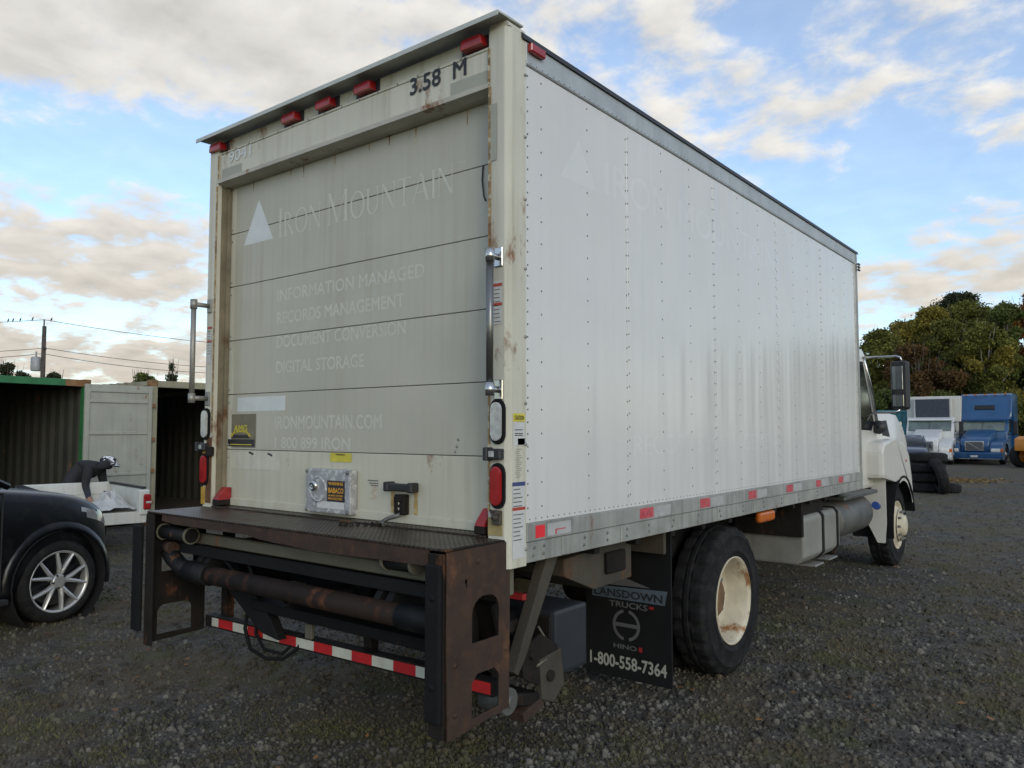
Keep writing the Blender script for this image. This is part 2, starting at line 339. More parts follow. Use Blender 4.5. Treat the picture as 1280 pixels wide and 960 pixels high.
# ------------------------------------------------------------------ ground
def ground_material(stone_only=False):
    m = bpy.data.materials.new('gravel_ground' if not stone_only else 'gravel_stone'); m.use_nodes = True; nt = m.node_tree; N = nt.nodes; L = nt.links; b = N['Principled BSDF']
    tc = N.new('ShaderNodeTexCoord'); v = tc.outputs['Object']
    def nz(sc, d=4, r=.55):
        n = N.new('ShaderNodeTexNoise'); n.inputs['Scale'].default_value = sc; n.inputs['Detail'].default_value = d; n.inputs['Roughness'].default_value = r; L.new(v, n.inputs['Vector']); return n.outputs['Fac']
    def mr(f, a, c, t0=0., t1=1.):
        n = N.new('ShaderNodeMapRange'); n.inputs['From Min'].default_value = a; n.inputs['From Max'].default_value = c; n.inputs['To Min'].default_value = t0; n.inputs['To Max'].default_value = t1; L.new(f, n.inputs['Value']); return n.outputs[0]
    def mix(f, a, c):
        n = N.new('ShaderNodeMix'); n.data_type = 'RGBA'
        if isinstance(f, float): n.inputs['Factor'].default_value = f
        else: L.new(f, n.inputs['Factor'])
        for k, q in (('A',a),('B',c)):
            if isinstance(q, tuple): n.inputs[k].default_value = (*q,1)
            else: L.new(q, n.inputs[k])
        return n.outputs['Result']
    vo = N.new('ShaderNodeTexVoronoi'); vo.inputs['Scale'].default_value = 42; L.new(v, vo.inputs['Vector'])
    sp = N.new('ShaderNodeSeparateColor'); L.new(vo.outputs['Color'], sp.inputs[0])
    stone = mix(sp.outputs[0], (.03,.028,.025), (.16,.147,.124))
    fine = mix(mr(nz(160,3), .35, .65), (.028,.025,.021), (.095,.084,.066))
    c = mix(.55, fine, stone)
    if stone_only:
        g = N.new('ShaderNodeNewGeometry'); c = mix(g.outputs['Random Per Island'], (.028,.026,.023), (.20,.185,.155))
        c = mix(mr(nz(3.1,3), .45, .62, 0., .35), c, (.075,.05,.028))
    patch = nz(.75, 7, .66); moss = nz(1.7, 6, .6)
    mid = nz(5.5, 9, .65)
    n_ = N.new('ShaderNodeMix'); n_.data_type = 'RGBA'; n_.blend_type = 'MULTIPLY'; n_.inputs['Factor'].default_value = 1; L.new(c, n_.inputs['A']); k_ = N.new('ShaderNodeMapRange'); k_.inputs['From Min'].default_value = .36; k_.inputs['From Max'].default_value = .64; k_.inputs['To Min'].default_value = .55; k_.inputs['To Max'].default_value = 1.4; L.new(mid, k_.inputs['Value']); L.new(k_.outputs[0], n_.inputs['B']); c = n_.outputs['Result']
    c = mix(mr(patch, .46, .57, 0., .6), c, (.105,.078,.036))
    c = mix(mr(moss, .54, .62, 0., .58), c, (.075,.078,.022))
    c = mix(mr(nz(.13,4), .35, .7, 0., .35), c, (.085,.076,.06))
    L.new(c, b.inputs['Base Color']); b.inputs['Roughness'].default_value = .9; b.inputs['Specular IOR Level'].default_value = .3
    bp = N.new('ShaderNodeBump'); bp.inputs['Strength'].default_value = .8; bp.inputs['Distance'].default_value = .012
    ad = N.new('ShaderNodeMath'); ad.operation = 'ADD'; L.new(vo.outputs['Distance'], ad.inputs[0]); L.new(nz(90,4), ad.inputs[1]); L.new(ad.outputs[0], bp.inputs['Height']); L.new(bp.outputs[0], b.inputs['Normal'])
    return m
GM = ground_material()
b = MB(); R_ = 900; b.quad((-R_,-R_,GZ),(R_,-R_,GZ),(R_,R_,GZ),(-R_,R_,GZ)); tag(b.obj('ground', GM), 'dark gravel yard with mossy patches', None, kind='structure')

def scatter(name, n, maker, m, label, cat):
    """many small meshes joined into one sheet of loose pieces"""
    V, F, nv = [], [], 0
    for (vv, ff) in maker(n):
        V.append(vv); F.append(ff+nv); nv += len(vv)
    V = np.concatenate(V); F = np.concatenate(F); me = bpy.data.meshes.new(name)
    k = F.shape[1]
    me.vertices.add(len(V)); me.vertices.foreach_set('co', V.astype(np.float32).ravel())
    me.loops.add(F.size); me.loops.foreach_set('vertex_index', F.astype(np.int32).ravel())
    me.polygons.add(len(F)); me.polygons.foreach_set('loop_start', np.arange(0, F.size, k, dtype=np.int32)); me.update(calc_edges=True)
    me.materials.append(m); o = bpy.data.objects.new(name, me); COL.objects.link(o); return tag(o, label, cat, kind='stuff')
def field(n, d0, d1, a=.78, pw=1.3):
    """random ground points in the fan ahead of the camera, denser when near"""
    d = d0 + (d1-d0)*np.random.rand(n)**pw; t = (np.random.rand(n)*2-1)*a
    f = np.array(FF[:2]); r = np.array(RR[:2]); return np.array(CAM[:2]) + d[:,None]*(np.cos(t)[:,None]*f + np.sin(t)[:,None]*r)
def vnoise(P, s, seed):
    rs = np.random.RandomState(seed); g = rs.rand(64,64); q = P*s; i = np.floor(q).astype(int); f = q-i; f = f*f*(3-2*f)
    a = lambda x,y: g[(i[:,0]+x)%64,(i[:,1]+y)%64]
    return (a(0,0)*(1-f[:,0])+a(1,0)*f[:,0])*(1-f[:,1]) + (a(0,1)*(1-f[:,0])+a(1,1)*f[:,0])*f[:,1]
def stones(n):
    P = field(n, 2.6, 34., .8, 2.7); S = np.random.lognormal(math.log(.0105), .45, n).clip(.004,.034); k = 5
    out_v = np.zeros((n, 11, 3)); a = np.arange(k)*2*math.pi/k
    ph = np.random.rand(n,1)*6.28; el = .65+.35*np.random.rand(n,1); jit = lambda: .75+.5*np.random.rand(n,k)
    r1 = S[:,None]*jit(); r2 = S[:,None]*.72*jit(); h2 = S[:,None]*(.45+.4*np.random.rand(n,k))
    cx, sx_ = np.cos(a+ph), np.sin(a+ph)
    out_v[:,0:5,0] = P[:,:1]+cx*r1; out_v[:,0:5,1] = P[:,1:]+sx_*r1*el; out_v[:,0:5,2] = GZ-.002
    out_v[:,5:10,0] = P[:,:1]+np.cos(a+ph+.4)*r2; out_v[:,5:10,1] = P[:,1:]+np.sin(a+ph+.4)*r2*el; out_v[:,5:10,2] = GZ+h2
    out_v[:,10,0] = P[:,0]+S*.2*(np.random.rand(n)-.5); out_v[:,10,1] = P[:,1]+S*.2*(np.random.rand(n)-.5); out_v[:,10,2] = GZ+S*(.75+.35*np.random.rand(n))
    fc = []
    for i in range(k):
        j = (i+1)%k; fc += [(i,j,5+j),(i,5+j,5+i),(5+i,5+j,10)]
    fc = np.array(fc); F = (fc[None]+ (np.arange(n)*11)[:,None,None]).reshape(-1,3); yield out_v.reshape(-1,3), F
stone_m = ground_material(True)
scatter('gravel', 140000, stones, stone_m, 'loose grey crushed gravel covering the yard', 'gravel')
def blades(n):
    P = field(n*6, 2.6, 16., .8, 1.4); w = vnoise(P,1.1,3)*.6+vnoise(P,4.3,5)*.4; P = P[w>.60][:n]; n = len(P)
    h = .007+.020*np.random.rand(n); a = np.random.rand(n)*6.28; t = np.random.rand(n)*6.28; ln = h*(.5+1.2*np.random.rand(n)); wd = .0018+.002*np.random.rand(n)
    V = np.zeros((n,3,3)); V[:,0,:2] = P+np.stack([np.cos(a)*wd,np.sin(a)*wd],1); V[:,1,:2] = P-np.stack([np.cos(a)*wd,np.sin(a)*wd],1); V[:,2,:2] = P+np.stack([np.cos(t)*ln,np.sin(t)*ln],1)
    V[:,:2,2] = GZ-.001; V[:,2,2] = GZ+h; yield V.reshape(-1,3), np.arange(n*3).reshape(-1,3)
scatter('grass', 60000, blades, mat('dry_grass', (.115,.105,.036), .8, var=.45, scale=1.6, island=.5), 'thin mossy dry grass growing through the gravel', 'grass')
def leaves(n):
    P = field(n, 2.8, 18., .78, 1.1); s = .018+.02*np.random.rand(n); a = np.random.rand(n)*6.28; V = np.zeros((n,4,3))
    for i, (x,y) in enumerate(((-1,0),(0,-.6),(1.1,0),(0,.6))):
        V[:,i,0] = P[:,0]+s*(x*np.cos(a)-y*np.sin(a)); V[:,i,1] = P[:,1]+s*(x*np.sin(a)+y*np.cos(a)); V[:,i,2] = GZ+.018+.012*np.random.rand(n)*(1+abs(y))
    yield V.reshape(-1,3), np.arange(n*4).reshape(-1,4)
scatter('fallen_leaves', 230, leaves, mat('leaf_orange', (.20,.095,.03), .7, var=.4, scale=.9, island=.5), 'small brown and orange leaves fallen on the gravel', 'leaves')

# ------------------------------------------------------------------ box truck
ORG = Vector((-1.275, 3.2, GZ))
truck = empty('box_truck', ORG, 0, 'white box truck with rusty rear liftgate and roll-up door, parked on gravel', 'truck')
W = 2.55; XL = -W
SEAM = [.137, 1.09, 2.27, 3.49, 4.65, 5.80]
# --- cargo body
b = MB(); b.box(XL+.03,-.03,.16,5.86,1.10,3.50)
body = b.obj('cargo_body', darktrim, truck)
for side in (0, 1):
    sx = (lambda x: x) if side == 0 else (lambda x: XL-x)
    for i, (a, c) in enumerate(zip(SEAM, SEAM[1:])):
        o = 0.
        b = MB(); b.box(sx(-.028), sx(-.006+o), a+.0015, c-.0015, 1.236, 3.404, .0015); b.obj('side_panel', white_panel, body)
    b = MB(); b.box(sx(-.03), sx(.004), .137, 5.91, 1.150, 1.2355, .003); b.box(sx(-.03), sx(.0005), .137, 5.91, 1.055, 1.1475, .003)
    for y in (.42, .98, 1.62, 2.25, 2.9, 3.55, 4.2, 4.85, 5.4): b.box(sx(.0), sx(.0065), y, y+.022, 1.06, 1.146, .002)
    b.obj('bottom_rail', alu, body)
    b = MB(); b.box(sx(-.03), sx(.002), .137, 5.91, 3.4055, 3.525, .003); b.box(sx(-.03), sx(.0045), .137, 5.91, 3.41, 3.432, .002); b.obj('top_rail', alu_light, body)
    b = MB(); b.prism([(sx(-.07),3.562),(sx(-.02),3.56),(sx(.008),3.545),(sx(.012),3.518),(sx(-.0),3.526),(sx(-.07),3.526)], 'Y', .10, 5.93); b.obj('roof_edge', darktrim, body)
    b = MB(); b.box(sx(-.12), sx(.003), 5.802, 5.915, 1.05, 3.515, .012); b.obj('corner_post', alu, body)
    b = MB()
    for k in range(3): b.box(sx(.012), sx(.03), 5.87+.0*k, 5.93, 3.40-.03*k, 3.42-.03*k, .003)
    b.obj('front_bracket', darktrim, body)
    # rivets
    b = MB()
    def riv(y, z, r=.0055, x=-.006):
        b.lathe([(r, 0),(r*.8, r*.35),(r*.25, r*.55)], (sx(x), y, z), (1 if side==0 else -1,0,0), 6)
    cols = [.155,.265,.676,1.078,1.102,1.508,1.896,2.258,2.282,2.70,3.10,3.478,3.502,3.89,4.27,4.638,4.662,5.05,5.42,5.785]
    for y in cols:
        st = .057 if y < .2 else (.075 if any(abs(y-s)<.02 for s in SEAM) else .114)
        z = 1.30+random.random()*.02
        while z < 3.38: riv(y, z + random.uniform(-.003,.003)); z += st
    y = .17
    while y < 5.78: riv(y, 1.252, .0045); riv(y, 3.42, .004, .0045); y += .047
    for y in [.19,.27,.44,.62,.84,1.05,1.3,1.6,1.95,2.3,2.7,3.1,3.5,3.9,4.4,4.9,5.4]:
        for z in (1.086, 1.122): riv(y+random.uniform(-.01,.01), z, .010, .0005)
    tag(b.obj('rivets', rivet_m, body), kind='stuff')
    # faded red reflective marks on the bottom rail
    if side == 0:
        for i,(y,w) in enumerate(((.20,.075),(1.19,.16),(1.98,.15),(2.80,.15),(3.60,.15),(4.36,.14),(5.05,.14))):
            flat('reflector_mark', mark_bright if i == 0 else mark_red, body, (.0052, y, 1.163), UY, UZ, w, .058)
            flat('reflector_mark', mark_pale, body, (.0048, y+w+.02, 1.162), UY, UZ, .20, .06)
        flat('reflector_mark', mark_red, body, (.0052, .36, 1.185), UY, UZ, .09, .006); flat('reflector_mark', mark_red, body, (.0052, .36, 1.165), UY, UZ, .012, .02)
        b = MB(); b.box(.0, .03, .145, .262, 3.468, 3.512, .006); b.obj('side_marker_light', red_lens, body)
        # ghost lettering on the side
        b = MB(); b.bm.faces.new([b.bm.verts.new(Vector(p)) for p in ((-.0057,.432,2.945),(-.0057,.763,2.945),(-.0057,.60,3.175))]); b.obj('ghost_logo', ghost_side, body)
        text('IRON MOUNTAIN', (-.0057,.86,2.95), UY, UZ, 2.6, .19, ghost_side, body, .006)
        text('RECORDS MANAGEMENT', (-.0057,1.15,1.52), UY, UZ, 2.4, .12, ghost_side, body, .006)
b = MB(); b.prism([(XL+.03,3.527),(-.03,3.527),(-.03,3.552),(-.6,3.566),(XL+.6,3.566),(XL+.03,3.552)], 'Y', .1, 5.9); b.obj('roof', alu_light, body)
b = MB(); b.box(XL+.03,-.03,5.86,5.90,1.08,3.52,.01); b.obj('front_wall', white_panel, body)

# --- rear frame
b = MB(); b.box(XL+.12,-.12,.012,.11,3.285,3.468,.006); frame = b.obj('rear_frame', cream, truck)
def post_poly(sg):
    x0 = 0 if sg > 0 else XL; k = -1 if sg > 0 else 1
    return [(x0, .135),(x0, .03),(x0+k*.006,.012),(x0+k*.022,.001),(x0+k*.052,0),(x0+k*.118,.004),(x0+k*.118,.135)]
for sg in (1,-1):
    b = MB(); b.prism(post_poly(sg), 'Z', 1.045, 3.545); o = b.obj('corner_post', cream, frame)
    x0 = 0 if sg > 0 else XL; k = -1 if sg > 0 else 1
    b = MB(); b.prism([(x0+k*.0, 3.546),(x0+k*.118,3.546),(x0+k*.118,3.585),(x0+k*.05,3.588),(x0+k*.012,3.572)], 'Y', .008, .14); b.obj('corner_cap', cream, frame)
    b = MB(); b.box(x0+k*.1185, x0+k*.124, .03, .10, 1.19, 3.284); b.box(x0+k*.1185,x0+k*.140,.065,.092,1.19,3.284,.002)
    b.obj('door_track', mat('rusty_track',(.20,.17,.11),.8,var=.3,scale=6,rust=.22,rustcol=(.075,.04,.018),streak=.7), frame)
    if sg > 0:
        flat('label', mat('olive_tape',(.33,.33,.27),.6,var=.1), frame, (-.116,-.0015,2.92), UX, UZ, .05, .27)
b = MB(); b.box(XL+.118,-.118,.03,.10,3.469,3.56,.003); b.box(XL+.118,-.118,.012,.03,3.469,3.482,.002); b.obj('light_channel', cream, frame)
b = MB(); b.prism([(-.075,3.585),(-.078,3.560),(-.072,3.560),(-.068,3.577),(.0,3.579),(.12,3.581),(.12,3.589),(0,3.589)], 'X', XL-.03, -.002); b.obj('visor', mat('visor_alu',(.46,.47,.42),.5,.1,var=.12,streak=.2), frame)
b = MB(); b.prism([(-.004,3.300),(-.004,3.276),(.05,3.262),(.11,3.262),(.11,3.268),(.054,3.268),(.008,3.280),(.008,3.300)], 'X', XL+.119, -.119); b.obj('header_lip', mat('header_lip',(.42,.40,.33),.6,var=.15,rust=.14), frame)
flat('label', mat('olive_tape',(.33,.33,.27),.6), frame, (-.37,.0095,3.30), UX, UZ, .25, .07)
flat('label', mat('olive_tape',(.33,.33,.27),.6), frame, (-2.40,.0095,3.305), UX, UZ, .22, .06)
for x in (-.215,-1.0,-1.335,-1.66,-2.45):
    b = MB(); b.prism([(x-.070,3.494),(x+.070,3.494),(x+.064,3.546),(x-.064,3.546)], 'Y', -.022, .035, .010); o = b.obj('marker_light', red_lens, frame)
    b = MB(); b.box(x-.095,x+.095,.024,.034,3.488,3.556,.002); b.obj('base', darktrim, o)
b = MB()
for i in range(15): b.lathe([(.007,0),(.005,.004),(.001,.005)], (-.3-.15*i,.0119,3.476), (0,-1,0), 6)
tag(b.obj('screws', alu_bolt, frame), kind='stuff')
text('3.58  M', (-.655,.0085,3.385), UX, UZ, .39, .09, ink, frame, .016)
text('9041', (-2.325,.0085,3.39), UX, UZ, .25, .075, ghost2, frame, .012)
# stickers on the posts
def stick(face, a, z, w, h, m, n='sticker'):
    return flat(n, m, frame, (.0018, a, z) if face=='X' else (a,-.0022,z), UY if face=='X' else UX, UZ, w, h)
stick('X',.035,1.705,.088,.037,yellow); text('CAUTION',(.003,.045,1.713),UY,UZ,.07,.02,ink,frame,.02)
stick('X',.035,1.595,.086,.105,paper); stick('X',.07,1.598,.055,.03,blue_print)
for z in (1.665,1.648,1.64): stick('X',.048,z,.06,.004,ink_soft)
stick('X',.03,1.085,.092,.345,paper)
for x_,z_,w_,h_,m_ in ((.03,1.412,.095,.018,blue_print),(.03,1.302,.095,.014,mat('red_print',(.4,.05,.03),.5))): 
    flat('sticker', m_, frame, (.0028,x_,z_), UY, UZ, w_, h_)
for i in range(13):
    z = 1.395-.019*i
    if abs(z-1.305) > .014: flat('print_line', ink_soft, frame, (.0028,.036,z), UY, UZ, .05+.03*random.random(), .005)
for i in range(14): flat('print_line', mat('ink_pale',(.36,.35,.3),.6), frame, (.0026,.055+.004*math.sin(i*2.1),1.45+.0098*i), UY, UZ, .03+.02*random.random(), .004)
stick('Y',-.088,2.15,.055,.20,paper); stick('Y',-2.515,2.10,.05,.2,paper)
for x in (-.088,-2.515):
    for z in (2.325,2.235): flat('sticker', mat('red_print',(.4,.05,.03),.5), frame, (x,-.0032,z), UX, UZ, .055, .014)
    for i in range(9): flat('print_line', ink_soft, frame, (x+.006,-.0032,2.16+.0185*i), UX, UZ, .03+.012*random.random(), .004)
b = MB()
for z in (1.12,1.6,1.79,2.1,2.42,2.75,3.05,3.35): b.lathe([(.009,0),(.007,.006),(.002,.008)], (0,.128,z), (1,0,0), 8)
tag(b.obj('screws', alu_bolt, frame), kind='stuff')
rline = mat('rust_line', (.30,.20,.09), .8, var=.5, scale=16, blotch=.85, blotchcol=(.52,.48,.36), rust=.22, rustcol=(.11,.05,.02))
for x,z0_,z1_,w_ in ((-.117,2.50,3.28,.014),(-.117,1.30,2.42,.010),(-.121,3.29,3.47,.012),(XL+.104,1.65,3.26,.013),(XL+.118,3.29,3.46,.010)):
    b = MB(); b.box(x,x+w_,(-.0022 if x > XL+.119 and abs(z1_-3.47) > .02 else -.0022),.001,z0_,z1_); b.obj('rust_streak', rline, frame)
for i in range(9):
    x = XL+.2+.245*i+random.uniform(-.08,.08); b = MB(); h_ = random.uniform(.03,.10); b.prism([(x,3.262-.0),(x+.012,3.262),(x+.008,3.262-h_),(x+.004,3.262-h_)], 'Y', .0991, .0997); b.obj('rust_drip', rline, frame)
# rust on the left post foot: yellow paint and bare rust
b = MB(); b.box(XL+.055,XL+.115,-.003,.0,1.20,1.62,.001); b.obj('rust_patch', mat('rust_patch',(.10,.045,.018),.9,var=.4,scale=9,blotch=.5,blotchcol=(.2,.1,.03)), frame)
b = MB(); b.box(XL+.004,XL+.05,-.004,.0,1.19,1.30,.001); YP = mat('yellow_paint',(.42,.25,.03),.6,var=.3,scale=12,rust=.15); b.obj('yellow_paint', YP, frame); b = MB(); b.box(XL+.012,XL+.05,-.004,0,1.515,1.57,.001); b.obj('yellow_paint', YP, frame)
b = MB(); b.box(-.115,-.03,-.003,.0,1.19,1.27,.001); b.obj('rust_patch', mat('rust_patch_y',(.36,.28,.12),.8,var=.3,scale=10,rust=.25), frame)

# --- roll-up door
b = MB(); b.box(XL+.119,-.119,.112,.135,1.18,3.30); door = b.obj('rear_door', darktrim, truck)
ZS = [1.19,1.541,1.896,2.247,2.603,2.955,3.31]
for i,(a,c) in enumerate(zip(ZS,ZS[1:])):
    b = MB(); b.box(XL+.125,-.125,.100,.1115,a+.0018,c-.0018,.002); b.obj('door_panel', door_low if i==0 else door_paint, door)
for x in (XL+.125,-.180):
    b = MB()
    for a,c in zip(ZS,ZS[1:]): b.box(x,x+.055,.0975,.0998,a+.004,c-.004,.0008)
    b.obj('end_stile', door_low, door)
b = MB(); b.box(XL+.126,-.126,.088,.0995,1.185,1.232,.003); b.obj('bottom_bar', door_low, door)
b = MB()
for z in ZS[1:-1]:
    for x in (XL+.15,-.155): b.lathe([(.007,0),(.005,.004),(.001,.005)], (x,.097,z+.03), (0,-1,0), 6); b.lathe([(.007,0),(.005,.004),(.001,.005)], (x,.097,z-.05), (0,-1,0), 6)
tag(b.obj('screws', alu_bolt, door), kind='stuff')
DY = .0996
# serif capitals for the logo
def serif(word, x0, z0, w, cap, small, m):
    polys = []; cx = 0.
    def rect(x,y,ww,h): return [(x,y),(x+ww,y),(x+ww,y+h),(x,y+h)]
    def stem(x, t): return [rect(x,0,t,1), rect(x-.06,0,t+.12,.035), rect(x-.06,.965,t+.12,.035)]
    def ring(cx_,cy_,rx,ry,tx,ty,a0=0.,a1=2*math.pi,n=20):
        r = []
        for i in range(n):
            s0,s1 = a0+(a1-a0)*i/n, a0+(a1-a0)*(i+1)/n
            r.append([(cx_+rx*math.cos(s0),cy_+ry*math.sin(s0)),(cx_+rx*math.cos(s1),cy_+ry*math.sin(s1)),(cx_+(rx-tx)*math.cos(s1),cy_+(ry-ty)*math.sin(s1)),(cx_+(rx-tx)*math.cos(s0),cy_+(ry-ty)*math.sin(s0))])
        return r
    def diag(x0_,y0_,x1_,y1_,t): return [[(x0_,y0_),(x0_+t,y0_),(x1_+t,y1_),(x1_,y1_)]]
    G = {'I': (stem(.08,.12), .28), 'R': (stem(.08,.12)+ring(.2,.74,.34,.26,.11,.05,-1.57,1.57,10)+diag(.30,.48,.62,0,.14), .80),
         'O': (ring(.45,.5,.45,.52,.12,.05), .92), 'N': (stem(.08,.05)+[rect(.74,0,.05,1),rect(.66,.965,.2,.035)]+diag(.05,1,.70,0,.13), .90),
         'M': (stem(.08,.05)+stem(.92,.12)+diag(.06,1,.48,.02,.13)+diag(.50,.0,.92,1,.05), 1.16), 'U': ([rect(.08,.3,.12,.7),rect(.68,.3,.05,.7),rect(0,.965,.28,.035),rect(.6,.965,.2,.035)]+ring(.405,.32,.325,.34,.1,.06,math.pi,2*math.pi,12), .86),
         'T': ([rect(.32,0,.12,1),rect(.26,0,.24,.035),rect(0,.955,.76,.045),rect(0,.86,.03,.1),rect(.73,.86,.03,.1)], .80), 'A': (diag(.02,0,.38,1,.05)+diag(.40,1,.72,0,.14)+[rect(.20,.32,.42,.04),rect(-.05,0,.2,.035),rect(.64,0,.28,.035)], .92)}
    lay = []
    for ch in word:
        if ch == ' ': cx += .05; continue
        sc_ = cap if ch.isupper() else small; pg, adv = G[ch.upper()]
        lay.append((cx, sc_, pg)); cx += (adv+.05)*sc_
    kx = w/cx; b = MB(); k = 0
    for x, sc_, pg in lay:
        for pl in pg:
            k += 1; b.bm.faces.new([b.bm.verts.new(Vector((x0+(x+p[0]*sc_)*kx, DY-.0005-.000003*k, z0+p[1]*sc_))) for p in pl])
    return tag(b.obj('lettering', m, door), kind='stuff')
serif('Iron Mountain', -1.905, 2.855, 1.49, .185, .150, ghost)
b = MB(); b.bm.faces.new([b.bm.verts.new(Vector(p)) for p in ((-2.275,DY,2.86),(-1.955,DY,2.86),(-2.115,DY,3.135))]); b.obj('logo_triangle', ghost2, door)
text('TM', (-.40,DY,2.985), UX, UZ, .05, .025, ghost, door)
for s,z,w,h in (('INFORMATION MANAGED',2.455,1.27,.075),('RECORDS MANAGEMENT',2.315,1.12,.075),('DOCUMENT CONVERSION',2.168,1.135,.075),('DIGITAL STORAGE',2.012,.81,.075),('IRONMOUNTAIN.COM',1.672,.955,.08),('1 800 899 IRON',1.555,.70,.07)):
    text(s, (-1.90,DY,z), UX, UZ, w, h, ghost, door, .012)
flat('pale_patch', ghost2, door, (-2.31,DY,1.785), UX, UZ, .51, .09)
flat('sticker', olive_sticker, door, (-2.42,DY-.002,1.556), UX, UZ, .32, .212)
flat('sticker', ink, door, (-2.41,DY-.0025,1.562), UX, UZ, .30, .045)
text('______', (-2.38,DY-.003,1.571), UX, UZ, .24, .006, gold_print, door); text('AMG', (-2.34,DY-.003,1.655), UX, UZ, .15, .045, gold_print, door, .03)
b = MB()
for i in range(9):
    t = math.pi*(i/8); c = Vector((-2.265+.10*math.cos(t), DY-.003, 1.63+.028*math.sin(t))); b.quad(c+Vector((-.012,0,-.006)), c+Vector((.012,0,-.006)), c+Vector((.012,0,.006)), c+Vector((-.012,0,.006)))
b.obj('print', gold_print, door)
flat('print', ink, door, (-2.37,DY-.0026,1.614), UX, UZ, .21, .022)
flat('sticker', yellow, door, (-1.368,DY-.002,1.488), UX, UZ, .185, .05); text('WARNING', (-1.32,DY-.003,1.524), UX, UZ, .08, .01, ink, door, .02)
# old sticker outline and holes
flat('old_sticker', mat('old_sticker',(.56,.54,.44),.5,var=.08,scale=9,streak=.4), door, (-2.41,DY-.001,1.42), UX, UZ, .57, .105)
for x,z in ((-2.17,1.515),(-1.97,1.51)):
    b = MB(); b.box(x,x+.05,DY-.004,DY,z,z+.012,.002,Matrix.Rotation(.25,3,'Y')); b.obj('clip', darktrim, door)
for x,z in ((-.39,1.62),(-.40,1.585),(-.41,1.56),(-.19,3.14),(-.185,3.0)):
    b = MB(); b.lathe([(.008,0),(.005,.004),(.001,.005)], (x,DY,z), (0,-1,0), 8); b.obj('bolt', alu_bolt, door)
b = MB(); b.tube([(-.232,DY-.004,2.955),(-.236,DY-.006,2.88),(-.225,DY-.006,2.80),(-.215,DY-.004,2.775)], .004, 6); b.obj('strap', darktrim, door)
# lock box
b = MB(); b.box(-1.52,-1.13,.045,.0985,1.203,1.448,.008,seg=2); lock = b.obj('lock_box', lockgrey, door)
b = MB(); b.lathe([(.075,.0),(.075,.004),(.066,.008),(.06,.002)], (-1.405,.045,1.335), (0,-1,0), 28); b.obj('dial', lockgrey, lock)
b = MB(); b.lathe([(.032,0),(.030,.012),(.018,.022),(.016,.018),(.002,.024)], (-1.438,.045,1.352), (0,-1,0), 20); b.obj('lock_cylinder', chrome, lock)
flat('sticker', ink, lock, (-1.322,.0425,1.272), UX, UZ, .15, .115)
for s,z,h,w in (('WARNING',1.362,.018,.125),('BABACO',1.318,.03,.13),('ALARM SYSTEM',1.300,.010,.125),('PROTECTED',1.282,.012,.12)): text(s, (-1.31,.0415,z), UX, UZ, w, h, orange_print, lock, .03)
flat('sticker', paper, lock, (-1.41,.043,1.232), UX, UZ, .235, .038)
b = MB()
for x in (-1.505,-1.15):
    for z in (1.218,1.433): b.lathe([(.012,0),(.009,.008),(.002,.011)], (x,.046,z), (0,-1,0), 10)
b.lathe([(.013,0),(.010,.012),(.002,.016)], (-1.522,.07,1.262), (-1,0,0), 10); b.obj('bolts', rivet_m, lock)
for i,z in enumerate((1.392,1.378,1.366)): flat('print_line', ink_soft, door, (-1.05+.012*i,DY-.001,z), UX, UZ, .085-.012*i, .006)
for i in range(8): flat('print_line', mat('faded_red_print',(.5,.28,.2),.6), door, (-1.03+.035*random.random(),DY-.001,1.295+.009*i), UX, UZ, .02+.02*random.random(), .003)
# handle and latch
b = MB(); b.box(-.86,-.665,.045,.072,1.352,1.392,.008,seg=2)
for x in (-.85,-.675): b.box(x-.018,x+.018,.04,.099,1.348,1.398,.006)
b.obj('lift_handle', darktrim, door)
b = MB(); b.box(-.80,-.725,.055,.0985,1.232,1.335,.006); b.box(-.79,-.735,.045,.056,1.30,1.325,.003); o = b.obj('latch', rust_dark, door)
b = MB(); b.lathe([(.009,0),(.006,.006)], (-.763,.054,1.29), (0,-1,0), 8); b.lathe([(.009,0),(.006,.006)], (-.763,.054,1.262), (0,-1,0), 8); b.obj('bolt', alu_bolt, o)
b = MB(); b.tube([(-.745,.05,1.235),(-.77,.035,1.225),(-.80,.02,1.215),(-.83,.0,1.195),(-.80,-.01,1.186)], .011, 8); b.obj('chain_hook', muff, o)
b = MB()
for i in range(9):
    t = i/8; c = Vector((-.82-.20*t, -.02-.10*t+.02*math.sin(t*7), 1.184)); b.lathe([(.010,-.005),(.013,0),(.010,.005),(.006,0)], c, (1,.3*(-1)**i,.6*(i%2)), 8, closed=True)
b.obj('chain', rust_dark, o)
for x in (-.852,-.680):
    b = MB(); b.box(x-.012,x+.012,.0955,.0968,1.235,1.345,.0005); b.obj('rust_streak', mat('rust_streak',(.40,.27,.09),.7,var=.3,scale=14,blotch=.7,blotchcol=(.5,.44,.28)), door)
# red wedge bumpers either side of the door foot
for x in (-.17,-2.38):
    b = MB(); b.prism([(.0,1.19),(.095,1.19),(.095,1.30),(.06,1.30),(.02,1.255),(.0,1.23)], 'X', x-.028, x+.028, .004); o = b.obj('rubber_stop', red_old, frame)
    b = MB(); b.box(x-.03,x+.03,-.004,.09,1.188,1.225,.004); b.obj('stop_base', rust_dark, o)

